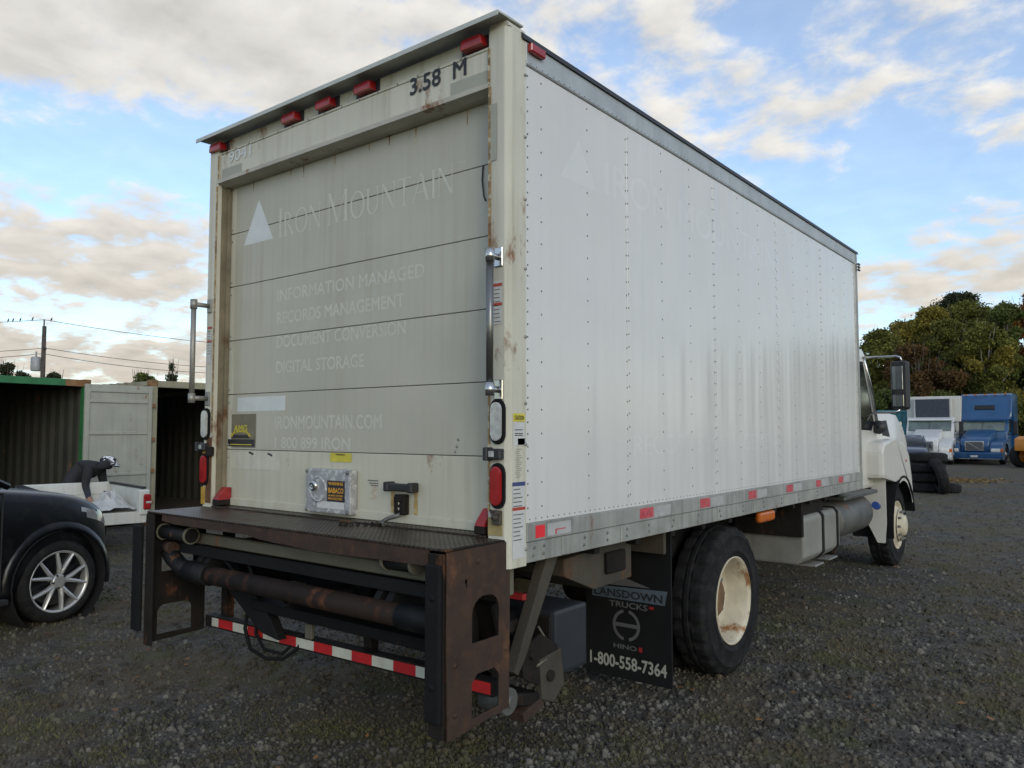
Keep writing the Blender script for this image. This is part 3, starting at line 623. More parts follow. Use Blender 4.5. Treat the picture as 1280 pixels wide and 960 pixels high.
# --- lamps on the posts
def oval(b, x, z, hw, hh, y0, y1, n=10):
    p = [(x+hw*math.cos(t), z+hh-hw+hw*math.sin(t)) for t in [math.pi*i/n for i in range(n+1)]] + [(x+hw*math.cos(t), z-hh+hw+hw*math.sin(t)) for t in [math.pi+math.pi*i/n for i in range(n+1)]]
    b.prism(p, 'Y', y0, y1, .004)
for x in (-.055, XL+.05):
    for zc, m in ((1.705, clear_lens),(1.414, red_lens)):
        b = MB(); oval(b, x, zc, .042, .104, -.012, .001); t = b.obj('tail_lamp', rubber, truck)
        b = MB(); oval(b, x, zc, .029, .088, -.026, -.012); b.obj('lens', m, t)
    b = MB(); b.box(x-.04,x+.035,-.035,.0,1.534,1.582,.005); b.box(x-.055,x-.03,-.05,-.0,1.528,1.588,.004); t = b.obj('work_lamp', darktrim, truck)
    b = MB(); b.box(x-.03,x+.0,-.0375,-.034,1.545,1.572,.001); b.obj('lens', clear_lens, t)
b = MB(); b.box(-.08,-.03,-.02,0,1.24,1.305,.004); b.lathe([(.016,0),(.012,.02),(.003,.024)], (-.055,-.02,1.275), (0,-1,0), 10); b.tube([(-.085,-.02,1.305),(-.06,-.035,1.285),(-.03,-.02,1.30)], .007, 6); b.obj('chain_anchor', tan_steel, truck)
b = MB(); b.box(-2.46,-2.40,-.03,.0,1.50,1.56,.006); b.obj('bracket', rust_dark, truck)
# grab handles
for x, so, z0, z1 in ((-.057,-.060,1.845,2.465),(-2.498,-.110,1.865,2.48)):
    b = MB(); b.cyl((x,so,z0),(x,so,z1),.0165,16); h = b.obj('grab_handle', steel_bar if x > -1 else alu_bolt, truck)
    for z in (z0+.005, z1-.005):
        b = MB(); b.cyl((x,so,z-.03),(x,so,z+.03),.022,14); b.cyl((x,so,z),(x,-.004,z),.015,12); b.box(x-.02,x+.03,-.008,.0,z-.045,z+.045,.003); b.obj('bracket', chrome if x > -1 else alu_bolt, h)
    if x > -1:
        b = MB(); b.cyl((x-.014,so+.004,z0+.02),(x-.014,so+.004,z1-.02),.009,8); b.obj('grip_strip', darktrim, h)

# --- liftgate
tread = mat('tread_plate', (.055,.040,.028), .38, .55, var=.35, scale=5, rust=.12, rustcol=(.075,.032,.014), blotch=.4, blotchcol=(.10,.085,.07))
def add_tread(m):
    nt = m.node_tree; N = nt.nodes; L = nt.links; b = N['Principled BSDF']; tc = N.new('ShaderNodeTexCoord')
    def wave(a):
        mp = N.new('ShaderNodeMapping'); mp.inputs['Rotation'].default_value = (0,0,a); L.new(tc.outputs['Object'], mp.inputs[0])
        w = N.new('ShaderNodeTexWave'); w.inputs['Scale'].default_value = 15; L.new(mp.outputs[0], w.inputs['Vector']); return w.outputs['Fac']
    mu = N.new('ShaderNodeMath'); mu.operation = 'MULTIPLY'; L.new(wave(rad(45)), mu.inputs[0]); L.new(wave(rad(-45)), mu.inputs[1])
    bp = N.new('ShaderNodeBump'); bp.inputs['Strength'].default_value = .8; bp.inputs['Distance'].default_value = .006; L.new(mu.outputs[0], bp.inputs['Height']); L.new(bp.outputs[0], b.inputs['Normal'])
add_tread(tread)
b = MB(); b.box(-2.51,-.03,-.372,-.002,1.164,1.176,.002); b.box(-2.42,-.13,-.003,.085,1.176,1.184,.001); gate = b.obj('liftgate', tread, truck)
b = MB(); b.prism([(-2.33,1.163),(-.13,1.163),(-.13,1.098),(-.9,1.088),(-1.35,1.105),(-1.45,1.118),(-2.2,1.118),(-2.33,1.13)], 'Y', -.372, -.362); b.obj('deck_lip', rusty, gate)
# side plates with cut-outs
holed_plate([(-.375,.405),(.025,.44),(.035,1.168),(-.375,1.163),(-.378,.75)], [arch(-.225,-.04,.765,.955,.075), [(-.225,.455),(-.04,.463),(-.04,.60),(-.075,.635),(-.19,.635),(-.225,.60)], [(-.262,.985),(-.257,.985),(-.256,1.02),(-.263,1.02)], [(-.270,1.02),(-.25,1.02),(-.25,1.04),(-.27,1.04)]],
            lambda x,y,z: (-.02+z, x, y), .012, 'side_plate', rusty, gate)
holed_plate([(-.375,.385),(.01,.40),(.01,.62),(.01,1.165),(-.375,1.163)], [arch(-.30,-.075,.425,.60,.05), arch(-.28,-.07,.80,.96,.06)], lambda x,y,z: (-2.50+z, x, y), .012, 'side_plate', rust_dark, gate)
b = MB(); b.box(-.115,-.029,-.385,-.372,.41,1.155,.003); b.box(-.115,-.029,-.372,-.30,.405,.42,.003); b.obj('plate_flange', rust_dark, gate)
b = MB(); b.box(-2.492,-2.405,-.385,-.372,.385,1.16,.003); b.obj('plate_flange', rust_dark, gate)
b = MB(); b.box(-.112,-.030,-.412,-.386,.475,1.115,.008,seg=2); b.lathe([(.014,0),(.014,.004),(.003,.004)], (-.07,-.412,.62), (0,-1,0), 10); b.lathe([(.014,0),(.014,.004),(.003,.004)], (-.07,-.412,.98), (0,-1,0), 10); b.obj('rubber_bumper', rubber, gate)
b = MB(); b.box(-2.605,-2.51,-.412,-.384,.46,1.09,.008,seg=2); b.obj('rubber_bumper', rubber, gate)
for y_,z_ in ((-.19,1.105),(-.33,.70),(-.33,.50),(.0,.70)):
    b = MB(); b.lathe([(.012,0),(.009,.007),(.002,.009)], (-.0138,y_,z_), (1,0,0), 8); b.obj('bolt', rusty, gate)
b = MB(); b.tube([(-.024,-.37+.0205*i,1.1705+random.uniform(-.001,.001)) for i in range(20)], [.006+random.uniform(-.0015,.0015) for i in range(20)], 6); b.obj('weld_bead', rust_dark, gate)
b = MB(); b.tube([(-.30,.46,.70),(-.24,.40,.60),(-.20,.30,.66),(-.22,.18,.74),(-.3,.1,.80)], .011, 7); b.obj('hose', rubber, gate)
b = MB(); b.tube([(-.40,.48,.62),(-.30,.36,.50),(-.26,.22,.48),(-.30,.05,.56)], .012, 7); b.obj('hose', rubber, gate)
b = MB(); b.box(-2.36,-.20,-.22,-.17,.990,1.052,.006); b.obj('cross_beam', grey_beam, gate)
b = MB(); b.box(-2.42,-.14,-.235,-.17,.932,.980,.004); b.box(-2.42,-.14,-.243,-.235,.926,.986,.002); b.obj('channel_beam', black, gate)
b = MB(); b.cyl((-2.28,-.26,.834),(-.12,-.26,.834),.052,22); b.obj('torsion_tube', rust_tube, gate)
b = MB(); b.cyl((-2.20,-.26,.834),(-1.98,-.26,.834),.062,22); b.tube([(-2.20,-.26,.836),(-2.29,-.265,.85),(-2.38,-.27,.895),(-2.42,-.27,.925)], .05, 14); b.obj('tube_elbow', black, gate)
b = MB(); b.cyl((-.40,-.26,.834),(-.13,-.26,.834),.058,20); b.obj('tube_sleeve', black, gate)
for x0,x1,zr in ((-2.47,-2.12,1.05),(-.45,-.27,1.083)):
    b = MB(); b.cyl((x0,-.30,zr),(x1,-.30,zr),.042,20); h = b.obj('hinge_roller', black, gate)
    for x in (x0+.03, x1-.01) if x0 < -1 else (x0, x1):
        b = MB(); b.cyl((x-.008,-.30,zr),(x+.008,-.30,zr),.050,20); b.obj('washer', grey_beam, h)
    b = MB(); b.box(x0+.02,x1+.05,-.29,-.235,1.10,1.162,.004); b.obj('hinge_plate', rust_dark, h)
b = MB(); b.cyl((-2.44,-.28,.955),(-2.36,-.28,.955),.038,16); b.obj('pivot_pin', rusty, gate)
b = MB(); b.cyl((-.22,-.25,.955),(-.13,-.25,.955),.03,16); b.obj('pivot_pin', rusty, gate)
# folded platform, arms and cylinder behind the tube
b = MB(); b.box(-1.85,-.42,.18,.26,.60,.955,.01,Matrix.Rotation(rad(-12),3,'X')); b.obj('folded_platform', black, gate)
b = MB(); b.box(-1.80,-.36,-.12,.22,.66,.72,.01,Matrix.Rotation(rad(8),3,'X')); b.obj('folded_flap', black, gate)
for x in (-2.06,-.50):
    b = MB(); b.prism([(-.30,.83),(-.22,.93),(.55,.72),(.60,.60),(.5,.56)], 'X', x-.02, x+.02, .004); b.prism([(-.30,.83),(-.22,.93),(.55,.72),(.60,.60),(.5,.56)], 'X', x-.10, x-.06, .004); b.obj('lift_arm', black, gate)
b = MB(); b.prism([(-2.20,.80),(-2.02,.90),(-1.62,.60),(-1.55,.50),(-1.72,.52)], 'Y', -.10, -.04, .006); b.obj('brace', black, gate)
b = MB(); b.cyl((-1.28,-.02,.78),(-1.28,.85,.70),.04,14); b.cyl((-1.28,-.20,.80),(-1.28,0,.78),.02,10); b.obj('hydraulic_cylinder', black, gate)
b = MB(); b.tube([(-1.95,-.03,.62),(-1.93,-.06,.50),(-1.86,-.07,.40),(-1.72,-.06,.365),(-1.58,-.04,.385),(-1.50,.0,.45),(-1.48,.05,.55)], .011, 8); b.tube([(-1.90,.0,.60),(-1.88,-.02,.47),(-1.78,-.03,.40),(-1.62,-.02,.40),(-1.52,.03,.5)], .010, 8); b.obj('hose', rubber, gate)
b = MB(); b.tube([(-1.7,-.2,.93),(-1.62,-.22,.86),(-1.52,-.2,.80),(-1.47,-.1,.72)], .009, 7); b.obj('cable', rubber, gate); b = MB(); b.tube([(-2.05,-.18,.95),(-1.9,-.2,.9),(-1.85,-.12,.78)], .009, 7); b.obj('cable', rubber, gate)
b = MB(); b.box(-1.42,-1.36,-.02,.0,.52,.60,.003); b.obj('clamp', grey_beam, gate); b = MB(); b.box(-1.62,-1.5,-.05,.05,.74,.80,.003); b.obj('clamp', grey_beam, gate); b = MB(); b.box(-.62,-.52,-.10,.1,.88,.95,.004); b.obj('clamp', grey_beam, gate)
for x in (-1.95,-.85,-.55):
    b = MB(); b.box(x-.05,x+.05,-.1,.1,.88,1.02,.004); b.obj('hanger', black, gate)
# right-hand bracketry between the side plate and the wheel
b = MB(); b.box(-.6,-.07,.06,.14,.90,1.04,.01); b.obj('cross_beam', grey_beam, gate)
b = MB(); b.prism([(.50,1.052),(.40,1.052),(.135,.55),(.165,.53),(.22,.60)], 'X', -.13, -.07, .004); b.obj('diagonal_strut', tan_steel, gate)
b = MB(); b.prism([(.10,.60),(.24,.66),(.33,.60),(.33,.47),(.12,.50)], 'X', -.20, -.185, .003); b.prism([(.20,.64),(.36,.68),(.50,.60),(.50,.50),(.34,.44),(.22,.50)], 'X', -.095, -.08, .003); b.box(-.19,-.09,.22,.30,.50,.60,.006); b.obj('pivot_bracket', rust_dark, gate)
b = MB(); b.prism([(.34,.56),(.52,.58),(.55,.40),(.46,.33),(.36,.37)], 'X', -.115, -.075, .006); b.obj('pivot_plate', tan_steel, gate)
b = MB(); b.cyl((-.21,.10,.43),(-.07,.10,.43),.06,18); b.cyl((-.21,.10,.43),(-.05,.10,.43),.025,12); b.obj('pivot_pin', muff, gate); b = MB(); b.cyl((-.10,.42,.47),(-.06,.42,.47),.028,8); b.obj('pivot_bolt', rust_dark, gate); b = MB(); b.cyl((-.10,.28,.60),(-.06,.28,.60),.022,8); b.obj('pivot_bolt', rust_dark, gate)
b = MB(); b.box(-.28,-.09,.14,.38,.36,.42,.01,Matrix.Rotation(rad(-12),3,'X')); b.obj('knuckle', rust_dark, gate)
b = MB(); b.box(-.17,-.08,.22,.38,.31,.36,.004,Matrix.Rotation(rad(14),3,'X')); b.obj('stop_block', rusty, gate)
b = MB(); b.box(-.5,-.16,.12,.18,.62,.86,.01,Matrix.Rotation(rad(20),3,'X')); b.box(-.36,-.14,.20,.42,.70,.76,.01); b.obj('valve_block', rust_dark, gate)
b = MB(); b.tube([(-.13,.40,.70),(-.10,.44,.62),(-.08,.40,.55),(-.07,.31,.54)], .007, 6); b.obj('hose', grey_beam, gate)
b = MB(); b.prism([(-.52,.43),(-.10,.43),(-.10,.76),(-.52,.76)], 'Y', .50, .80, .022); t = b.obj('pump_box', plastic_grey, truck)
b = MB(); b.box(-.50,-.12,.485,.50,.46,.73,.004); b.obj('lid', rust_dark, t)
b = MB(); b.box(-.22,-.10,.24,.27,.855,.885,.003); b.obj('reflector_bar', red_old, truck)
# --- underride guard with striped tape
b = MB(); gx0, gx1 = -2.46, -.09
def gz(x): return .425 + (x-gx0)/(gx1-gx0)*.045
b.loft([[(gx0,.0,gz(gx0)),(gx0,.06,gz(gx0)),(gx0,.06,gz(gx0)+.07),(gx0,0,gz(gx0)+.07)],[(gx1,.0,gz(gx1)),(gx1,.06,gz(gx1)),(gx1,.06,gz(gx1)+.07),(gx1,0,gz(gx1)+.07)]]); guard = b.obj('underride_guard', rust_dark, truck)
x = gx0+.075; i = 0
while x < gx1-.02:
    w = .075 if i == 0 else .158; x1 = min(x+w, gx1-.005)
    b = MB(); b.quad((x,-.002,gz(x)+.010),(x1,-.002,gz(x1)+.010),(x1,-.002,gz(x1)+.062),(x,-.002,gz(x)+.062)); b.obj('tape_stripe', tape_white if i%2==0 and x < -.35 else tape_red, guard); x = x1; i += 1
for x in (-2.36,-1.0,-.30):
    b = MB(); b.box(x-.03,x+.03,.061,.12,.44,1.05,.004); b.obj('upright', rust_dark, guard)
# --- chassis
b = MB()
for x in (-.84,-1.71):
    b.box(x-.035,x+.035,.25,9.1,.75,1.0,.006)
for y in (.5,1.4,3.4,4.6,5.8,7.2): b.box(-1.68,-.87,y,y+.08,.78,.96,.004)
for y in np.arange(.4,5.8,.45): b.box(-2.45,-.08,y,y+.05,1.0,1.10,.004)
chas = b.obj('chassis', black, truck)
b = MB(); b.cyl((-2.2,2.58,.475),(-.35,2.58,.475),.07,16); b.lathe([(.05,-.2),(.17,-.1),(.19,0),(.17,.1),(.05,.2)], (-1.275,2.58,.475), (1,0,0), 20); b.obj('rear_axle', rust_dark, chas)
b = MB(); b.cyl((-2.2,8.05,.44),(-.35,8.05,.44),.05,12); b.obj('front_axle', rust_dark, chas)
b = MB(); b.cyl((-1.275,2.7,.52),(-1.275,6.8,.72),.05,12); b.obj('drive_shaft', rust_dark, chas)
for x in (-.84,-1.71):
    b = MB(); b.tube([(x,1.85,.86),(x,2.2,.68),(x,2.58,.60),(x,3.0,.68),(x,3.4,.86)], .045, 6); b.obj('leaf_spring', rust_dark, chas)
b = MB(); b.prism([(.66,.99),(1.36,1.03),(1.36,.80),(.95,.79),(.66,.90)], 'X', -.55, -.15, .006); o = b.obj('side_bracket', tan_steel, truck)
b = MB(); b.box(-.149,-.12,1.05,1.25,.86,.98,.008); b.obj('cutout_plate', rust_dark, o)
b = MB(); b.box(-.8,-.08,1.64,1.67,.90,1.05,.004); b.obj('flap_hanger', tan_steel, truck)
b = MB(); b.box(-.05,.0,3.05,3.36,.965,1.045,.02,seg=2); b.obj('side_marker_lamp', amber, truck)
# --- mud flaps
for sgn in (1,-1):
    fx = (lambda x: x) if sgn > 0 else (lambda x: XL-x)
    b = MB(); b.box(fx(-.69),fx(-.065),1.700,1.712,.075,1.03,.002); flap = b.obj('mud_flap', flap_m, truck)
    if sgn > 0:
        y = 1.6985; x0 = -.66
        b = MB(); b.quad((x0+.02,y,.575),(x0+.55,y,.575),(x0+.57,y,.665),(x0+.02,y,.645)); b.obj('logo_band', flap_blue, flap)
        b = MB(); b.bm.faces.new([b.bm.verts.new(Vector(p)) for p in ((x0+.12,y,.66),(x0+.45,y,.67),(x0+.27,y,.715))]); b.obj('logo_peak', flap_grey, flap)
        text('LANSDOWN', (x0+.035,y-.001,.585), UX, UZ, .50, .052, ink, flap, .02); text('TRUCKS', (x0+.15,y-.001,.525), UX, UZ, .28, .038, flap_grey, flap, .02)
        b = MB(); b.box(x0+.44,x0+.475,y-.001,y,.54,.556); b.obj('red_mark', red_old, flap)
        cx, cz, ro, ri = x0+.275, .415, .100, .080
        b = MB()
        def arc(b, a0, a1, sx_=1., n=14, r0=ri, r1=ro):
            for i in range(n):
                s0,s1 = a0+(a1-a0)*i/n, a0+(a1-a0)*(i+1)/n
                b.quad(*[(cx+sx_*r*math.cos(s),y,cz+r*math.sin(s)) for r,s in ((r0,s0),(r1,s0),(r1,s1),(r0,s1))])
        arc(b, -1.35, 1.35); b.obj('emblem_ring', flap_grey, flap); b = MB(); arc(b, math.pi-1.35, math.pi+1.35); b.obj('emblem_ring', flap_grey, flap)
        b = MB(); b.quad((cx-.079,y,cz-.012),(cx+.079,y,cz-.012),(cx+.079,y,cz+.012),(cx-.079,y,cz+.012)); b.obj('emblem_bar', flap_grey, flap)
        text('HINO', (x0+.18,y,.262), UX, UZ, .17, .03, flap_grey, flap, .02); b = MB(); b.box(x0+.365,x0+.39,y-.001,y,.262,.292); b.obj('red_mark', red_old, flap)
        text('1-800-558-7364', (x0+.0,y,.135), UX, UZ, .56, .082, flap_white, flap, .02)
# --- wheels
def truck_wheel(x, y, sgn, dual, front=False):
    """x: outer face; sgn +1 right side, -1 left side"""
    R = .512; zc = GZ+R-.004; ax = (sgn,0,0); Wd = .27
    holder = None
    for k in range(2 if dual else 1):
        xo = x - sgn*k*.315; c = (xo-sgn*Wd/2, y, zc); h = Wd/2
        prof = [(.29,h-.03),(.312,h-.006),(.335,h-.001),(.338,h+.003),(.345,h+.003),(.348,h),(.40,h+.002),(.44,h-.004),(.444,h-.001),(.45,h-.001),(.454,h-.008),(.480,h-.016),(.499,h-.026),(.508,h-.036),(R,h-.060),(R,.035),(R-.012,.03),(R-.012,.018),(R,.012),(R,-.012),(R-.012,-.018),(R-.012,-.03),(R,-.035),(R,-h+.060),(.508,-h+.036),(.497,-h+.03),(.478,-h+.018),(.44,-h+.006),(.37,-h),(.315,-h+.004),(.29,-h+.03)]
        lug = {11,12,13,14,15,22,23,24,25}
        b = MB(); b.lathe(prof, c, ax, 120, lambda j,i: (-.014 if (j in lug and i%5 >= 3) else 0))
        for f in b.bm.faces:
            cc_ = f.calc_center_median(); f.smooth = math.hypot(cc_.y-c[1], cc_.z-c[2]) < .475
        if k == 0:
            holder = b.obj('wheel', tyre_m, truck)
        else: b.obj('inner_tyre', tyre_m, holder)
        b = MB()
        if front: rp = [(.292,h-.03),(.300,h-.006),(.290,h-.004),(.275,h-.03),(.262,h-.06),(.25,h-.05),(.20,h+.01),(.15,h+.02),(.11,h+.015),(.11,h+.06),(.02,h+.07)]
        elif k == 0: rp = [(.292,h-.03),(.304,h-.004),(.296,h-.002),(.284,h-.03),(.270,h-.07),(.262,h-.16),(.245,h-.20),(.225,h-.205),(.16,h-.195)]
        else: rp = [(.292,h-.03),(.30,h-.01),(.28,h-.05),(.26,-h+.02)]
        b.lathe(rp, c, ax, 48); r = b.obj('rim', wheel_cream, holder)
        if k == 0:
            b = MB(); hx = h+.02 if front else h-.19
            for i in range(10):
                t = 2*math.pi*i/10; p = Vector(c)+Vector((sgn*hx, .175*math.cos(t), .175*math.sin(t))); b.cyl(p, p+Vector((sgn*(.045 if front else .035),0,0)), .017, 6)
            tag(b.obj('wheel_nuts', rivet_m, holder), kind='stuff')
            b = MB(); b.lathe([(.205,hx+.004),(.205,hx+.008),(.13,hx+.012),(.125,hx+.06),(.08,hx+.075),(.002,hx+.078)], c, ax, 32); b.obj('hub', brownhub if not front else wheel_cream, holder)
    return holder
truck_wheel(-.02, 2.58, 1, True); truck_wheel(XL+.02, 2.58, -1, True); truck_wheel(-.13, 8.05, 1, False, True); truck_wheel(XL+.13, 8.05, -1, False, True)
# --- tanks and steps
b = MB(); b.prism([(-.66,.50),(-.62,.47),(-.16,.47),(-.10,.53),(-.10,.86),(-.13,.90),(-.66,.90)], 'Y', 4.32, 5.42, .02); tank = b.obj('fuel_tank', tank_m, truck)
for y in (4.84, 5.30):
    b = MB(); b.prism([(-.68,.485),(-.63,.46),(-.155,.46),(-.09,.525),(-.09,.868),(-.125,.912),(-.68,.912)], 'Y', y, y+.05); b.obj('strap', black, tank)
b = MB(); b.box(-.75,-.12,4.30,4.95,.905,1.045,.006); b.box(-.72,-.10,4.28,4.33,.72,1.04,.004); b.obj('tank_bracket', rust_dark, tank)
b = MB(); b.box(-.35,-.09,4.60,4.85,.42,.436,.003); b.obj('step', alu_bolt, truck); b = MB(); b.box(-.30,-.08,5.0,5.25,.43,.445,.003); b.obj('step', alu_bolt, truck)
b = MB(); b.lathe([(.02,-.6),(.20,-.6),(.215,-.58),(.215,.58),(.20,.6),(.02,.6)], (-.36,6.32,.72), (0,1,0), 30); o = b.obj('muffler', muff, truck)
b = MB(); b.tube([(-.30,5.72,.72),(-.26,5.60,.70),(-.22,5.52,.60),(-.21,5.50,.42)], .05, 14); b.obj('exhaust_pipe', rusty, o)
b = MB(); b.box(-.62,-.10,5.62,6.95,.945,.985,.008); b.obj('cab_step', muff, truck)
b = MB(); b.cyl((-.14,6.98,.80),(-.14,7.06,.78),.042,12); b.obj('fluid_cap', mat('blue_cap',(.03,.08,.30),.4), truck)
# --- cab
CX0, CX1 = -.24, XL+.24
b = MB(); b.prism([(6.10,.98),(6.10,2.50),(6.22,2.60),(7.0,2.62),(7.12,2.56),(7.62,1.78),(7.66,1.62),(7.60,.98)], 'X', CX1, CX0, .03); cab = b.obj('cab', cab_white, truck, True)
for sg in (1,-1):
    fx = (lambda x: x) if sg > 0 else (lambda x: XL-x)
    b = MB(); b.prism([(6.45,1.68),(6.45,2.45),(6.98,2.47),(7.42,1.76),(7.3,1.66)], 'X', fx(CX0), fx(CX0+.006)); b.obj('side_window', glass, cab)
    b = MB(); b.prism([(6.40,1.02),(6.40,1.62),(7.34,1.60),(7.40,1.02)], 'X', fx(CX0), fx(CX0+.012), .003); d = b.obj('door', cab_white, cab)
    b = MB(); b.box(fx(CX0+.012),fx(CX0+.04),6.46,6.62,1.50,1.53,.006); b.obj('handle', darktrim, d)
    b = MB(); b.tube([(fx(CX0+.004),7.02,2.52),(fx(CX0+.02),7.28,2.16),(fx(CX0+.02),7.52,1.74)], .018, 6); b.obj('pillar_trim', chrome, cab)
    # fender
    pts = [(7.02,1.10),(7.0,1.42),(7.10,1.53),(7.7,1.56),(8.20,1.50),(8.42,1.36),(8.55,1.05),(8.62,.70)]
    pts += [(8.0+.61*math.cos(t), .475+.61*math.sin(t)) for t in [math.pi*.09+math.pi*.56*i/10 for i in range(11)]] + [(7.62,1.09)]
    b = MB(); b.prism(pts, 'X', fx(-.62), fx(-.05), .05); fd = b.obj('fender', cab_white, cab, False)
    b = MB(); b.lathe([(.02,0),(.018,.01),(.003,.012)], (fx(-.052),8.18,1.28), (sg,0,0), 12); b.obj('side_marker', red_lens, fd)
    b = MB(); b.prism([(fx(-.50),1.16),(fx(-.10),1.16),(fx(-.10),.56),(fx(-.12),.33),(fx(-.20),.33),(fx(-.42),.80)], 'Y', 7.30, 7.33); sp = b.obj('splash_panel', cab_white, cab)
    b = MB(); b.box(fx(-.36),fx(-.25),7.27,7.30,.96,1.14,.01); b.obj('vent', darktrim, sp)
    b = MB(); b.prism([(8.0+.625*math.cos(t), .475+.625*math.sin(t)) for t in [math.pi*1.05-math.pi*.98*i/14 for i in range(15)]] + [(8.0+.60*math.cos(t), .475+.60*math.sin(t)) for t in [math.pi*.07+math.pi*.98*i/14 for i in range(15)]], 'X', fx(-.5), fx(-.04)); b.obj('wheel_arch', rubber, cab)
    # mirror
    b = MB(); b.tube([(fx(CX0),7.0,2.52),(fx(-.05),7.0,2.515),(fx(.12),7.0,2.515),(fx(.165),7.0,2.50),(fx(.18),7.0,2.44)], .013, 8); b.obj('mirror_arm', chrome, cab); b = MB(); b.tube([(fx(CX0+.03),7.0,1.79),(fx(-.17),7.0,1.84),(fx(-.13),7.0,1.868),(fx(.10),7.0,1.868),(fx(.15),7.0,1.90)], .013, 8); mr_ = b.obj('mirror_arm', chrome, cab)
    b = MB(); b.box(fx(.055),fx(.245),7.0,7.10,1.90,2.46,.03,seg=2); b.obj('mirror_housing', darktrim, mr_)
    b = MB(); b.box(fx(.075),fx(.185),6.994,7.0,2.13,2.40,.002); b.box(fx(.075),fx(.19),6.994,7.0,1.94,2.07,.002); b.obj('mirror_glass', mirror_m, mr_)
    b = MB(); b.lathe([(.01,-.05),(.075,-.04),(.085,0),(.075,.03),(.01,.05)], (fx(-.19),7.45,1.70), (0,1,0), 16); b.obj('hood_mirror', darktrim, cab)
b = MB(); b.prism([(7.56,1.0),(7.56,1.86),(7.9,1.89),(8.5,1.86),(8.95,1.76),(9.18,1.55),(9.25,1.25),(9.22,.8),(9.1,.6),(7.6,.7)], 'X', XL+.22, -.22, .10); b.obj('hood', cab_white, cab, True)
for sg in (1,-1):
    fx = (lambda x: x) if sg > 0 else (lambda x: XL-x)
    b = MB(); b.prism([(7.75,1.60),(7.72,1.78),(7.95,1.79),(8.12,1.58)], 'X', fx(-.222), fx(-.214), .002); b.obj('hood_vent', darktrim, cab)
b = MB(); b.prism([(7.17,2.50),(7.62,1.80),(7.64,1.81),(7.19,2.51)], 'X', CX1+.1, CX0-.1); b.obj('windshield', glass, cab)
b = MB(); b.box(XL+.42,-.42,9.16,9.30,.35,.62,.03); b.obj('front_bumper', cab_white, cab)
b = MB(); b.box(XL+.75,-.75,9.22,9.27,.75,1.25,.02); b.obj('grille', darktrim, cab)
for x in (-.52, XL+.52):
    b = MB(); b.box(x-.16,x+.16,9.10,9.27,.80,1.02,.03); b.obj('headlight', clear_lens, cab)
ORG = Vector((0,0,0))

# ------------------------------------------------------------------ shipping containers
cont_in = mat('container_inside_shaded', (.042,.045,.036), .7, var=.2, scale=2, streak=.5, rust=.08)  # wall colour darkened to paint in the shade inside the open containers
cont_green = mat('container_green', (.03,.16,.055), .6, var=.2, scale=3, rust=.08, streak=.3)
cont_rust = mat('container_rust', (.22,.12,.05), .8, var=.4, scale=5, rust=.3)
cont_cream = mat('container_cream', (.30,.275,.18), .65, var=.15, scale=3, rust=.16, streak=.5)
cont_white = mat('container_white', (.34,.34,.28), .6, var=.08, scale=3, rust=.05, streak=.35)
cont_teal = mat('container_teal', (.06,.22,.25), .6, var=.15, scale=3, streak=.3, rust=.05)
floor_wood = mat('container_floor', (.08,.06,.04), .85, var=.3, scale=6)
def corrugated(b, p0, p1, z0, z1, pitch=.28, dep=.036):
    """trapezoid wall sheet between two ground points"""
    p0, p1 = Vector(p0), Vector(p1); d = p1-p0; Ln = d.length; d.normalize(); n = Vector((-d.y, d.x, 0)); prof = []; s = 0
    while s < Ln:
        for a, h in ((0,0),(.25,0),(.5,1),(.75,1)):
            if s+a*pitch < Ln: prof.append((s+a*pitch, h*dep))
        s += pitch
    prof.append((Ln, 0)); th = .004
    pts = [p0+d*a+n*h for a,h in prof] + [p0+d*a+n*(h+th) for a,h in prof[::-1]]
    b.prism([(q.x,q.y) for q in pts], 'Z', z0, z1)
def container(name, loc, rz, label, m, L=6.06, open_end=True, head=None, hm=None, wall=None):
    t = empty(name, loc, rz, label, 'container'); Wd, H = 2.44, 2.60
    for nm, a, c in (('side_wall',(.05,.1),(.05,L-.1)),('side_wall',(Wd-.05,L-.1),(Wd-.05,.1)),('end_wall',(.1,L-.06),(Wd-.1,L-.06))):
        b = MB(); corrugated(b, (*a,0), (*c,0), .16, H-.1); b.obj(nm, wall or m, t)
    if not open_end:
        b = MB(); corrugated(b, (.1,.06,0), (Wd-.1,.06,0), .16, H-.1); b.obj('door_wall', m, t)
    b = MB(); corrugated(b, (.08,.1,0), (.08,L-.1,0), 0, Wd-.16, .28, .02); bm = b.bm; rm = wall or m
    for v in bm.verts: v.co = Vector((.08+v.co.z, v.co.y, H-.03-(v.co.x-.08)))
    b.obj('roof', rm, t)
    b = MB(); b.box(.04,Wd-.04,.04,L-.04,.10,.17,.004); b.obj('floor', floor_wood, t)
    for x in (0, Wd-.12):
        b = MB(); b.box(x,x+.12,0,.12,.08,H-.10,.01); b.obj('corner_post', hm or m, t)
        b = MB(); b.box(x,x+.12,L-.12,L,.08,H-.10,.01); b.obj('corner_post', m, t)
        b = MB(); b.box(x+.02,x+.10,.12,L-.12,H-.12,H-.02,.006); b.box(x+.02,x+.10,.12,L-.12,.02,.14,.006); b.obj('side_rail', m, t)
        for y in (-.005, L-.165):
            for z in (0, H-.12): b = MB(); b.box(x-.005,x+.125,y,y+.17,z,z+.12,.012); b.obj('corner_casting', cont_rust if head else m, t)
    b = MB(); b.box(.121,Wd-.121,.0,.10,H-.13,H-.01,.006); b.obj('header', head or m, t)
    b = MB(); b.box(.121,Wd-.121,.0,.10,.02,.16,.006); b.obj('sill', cont_rust, t)
    return t
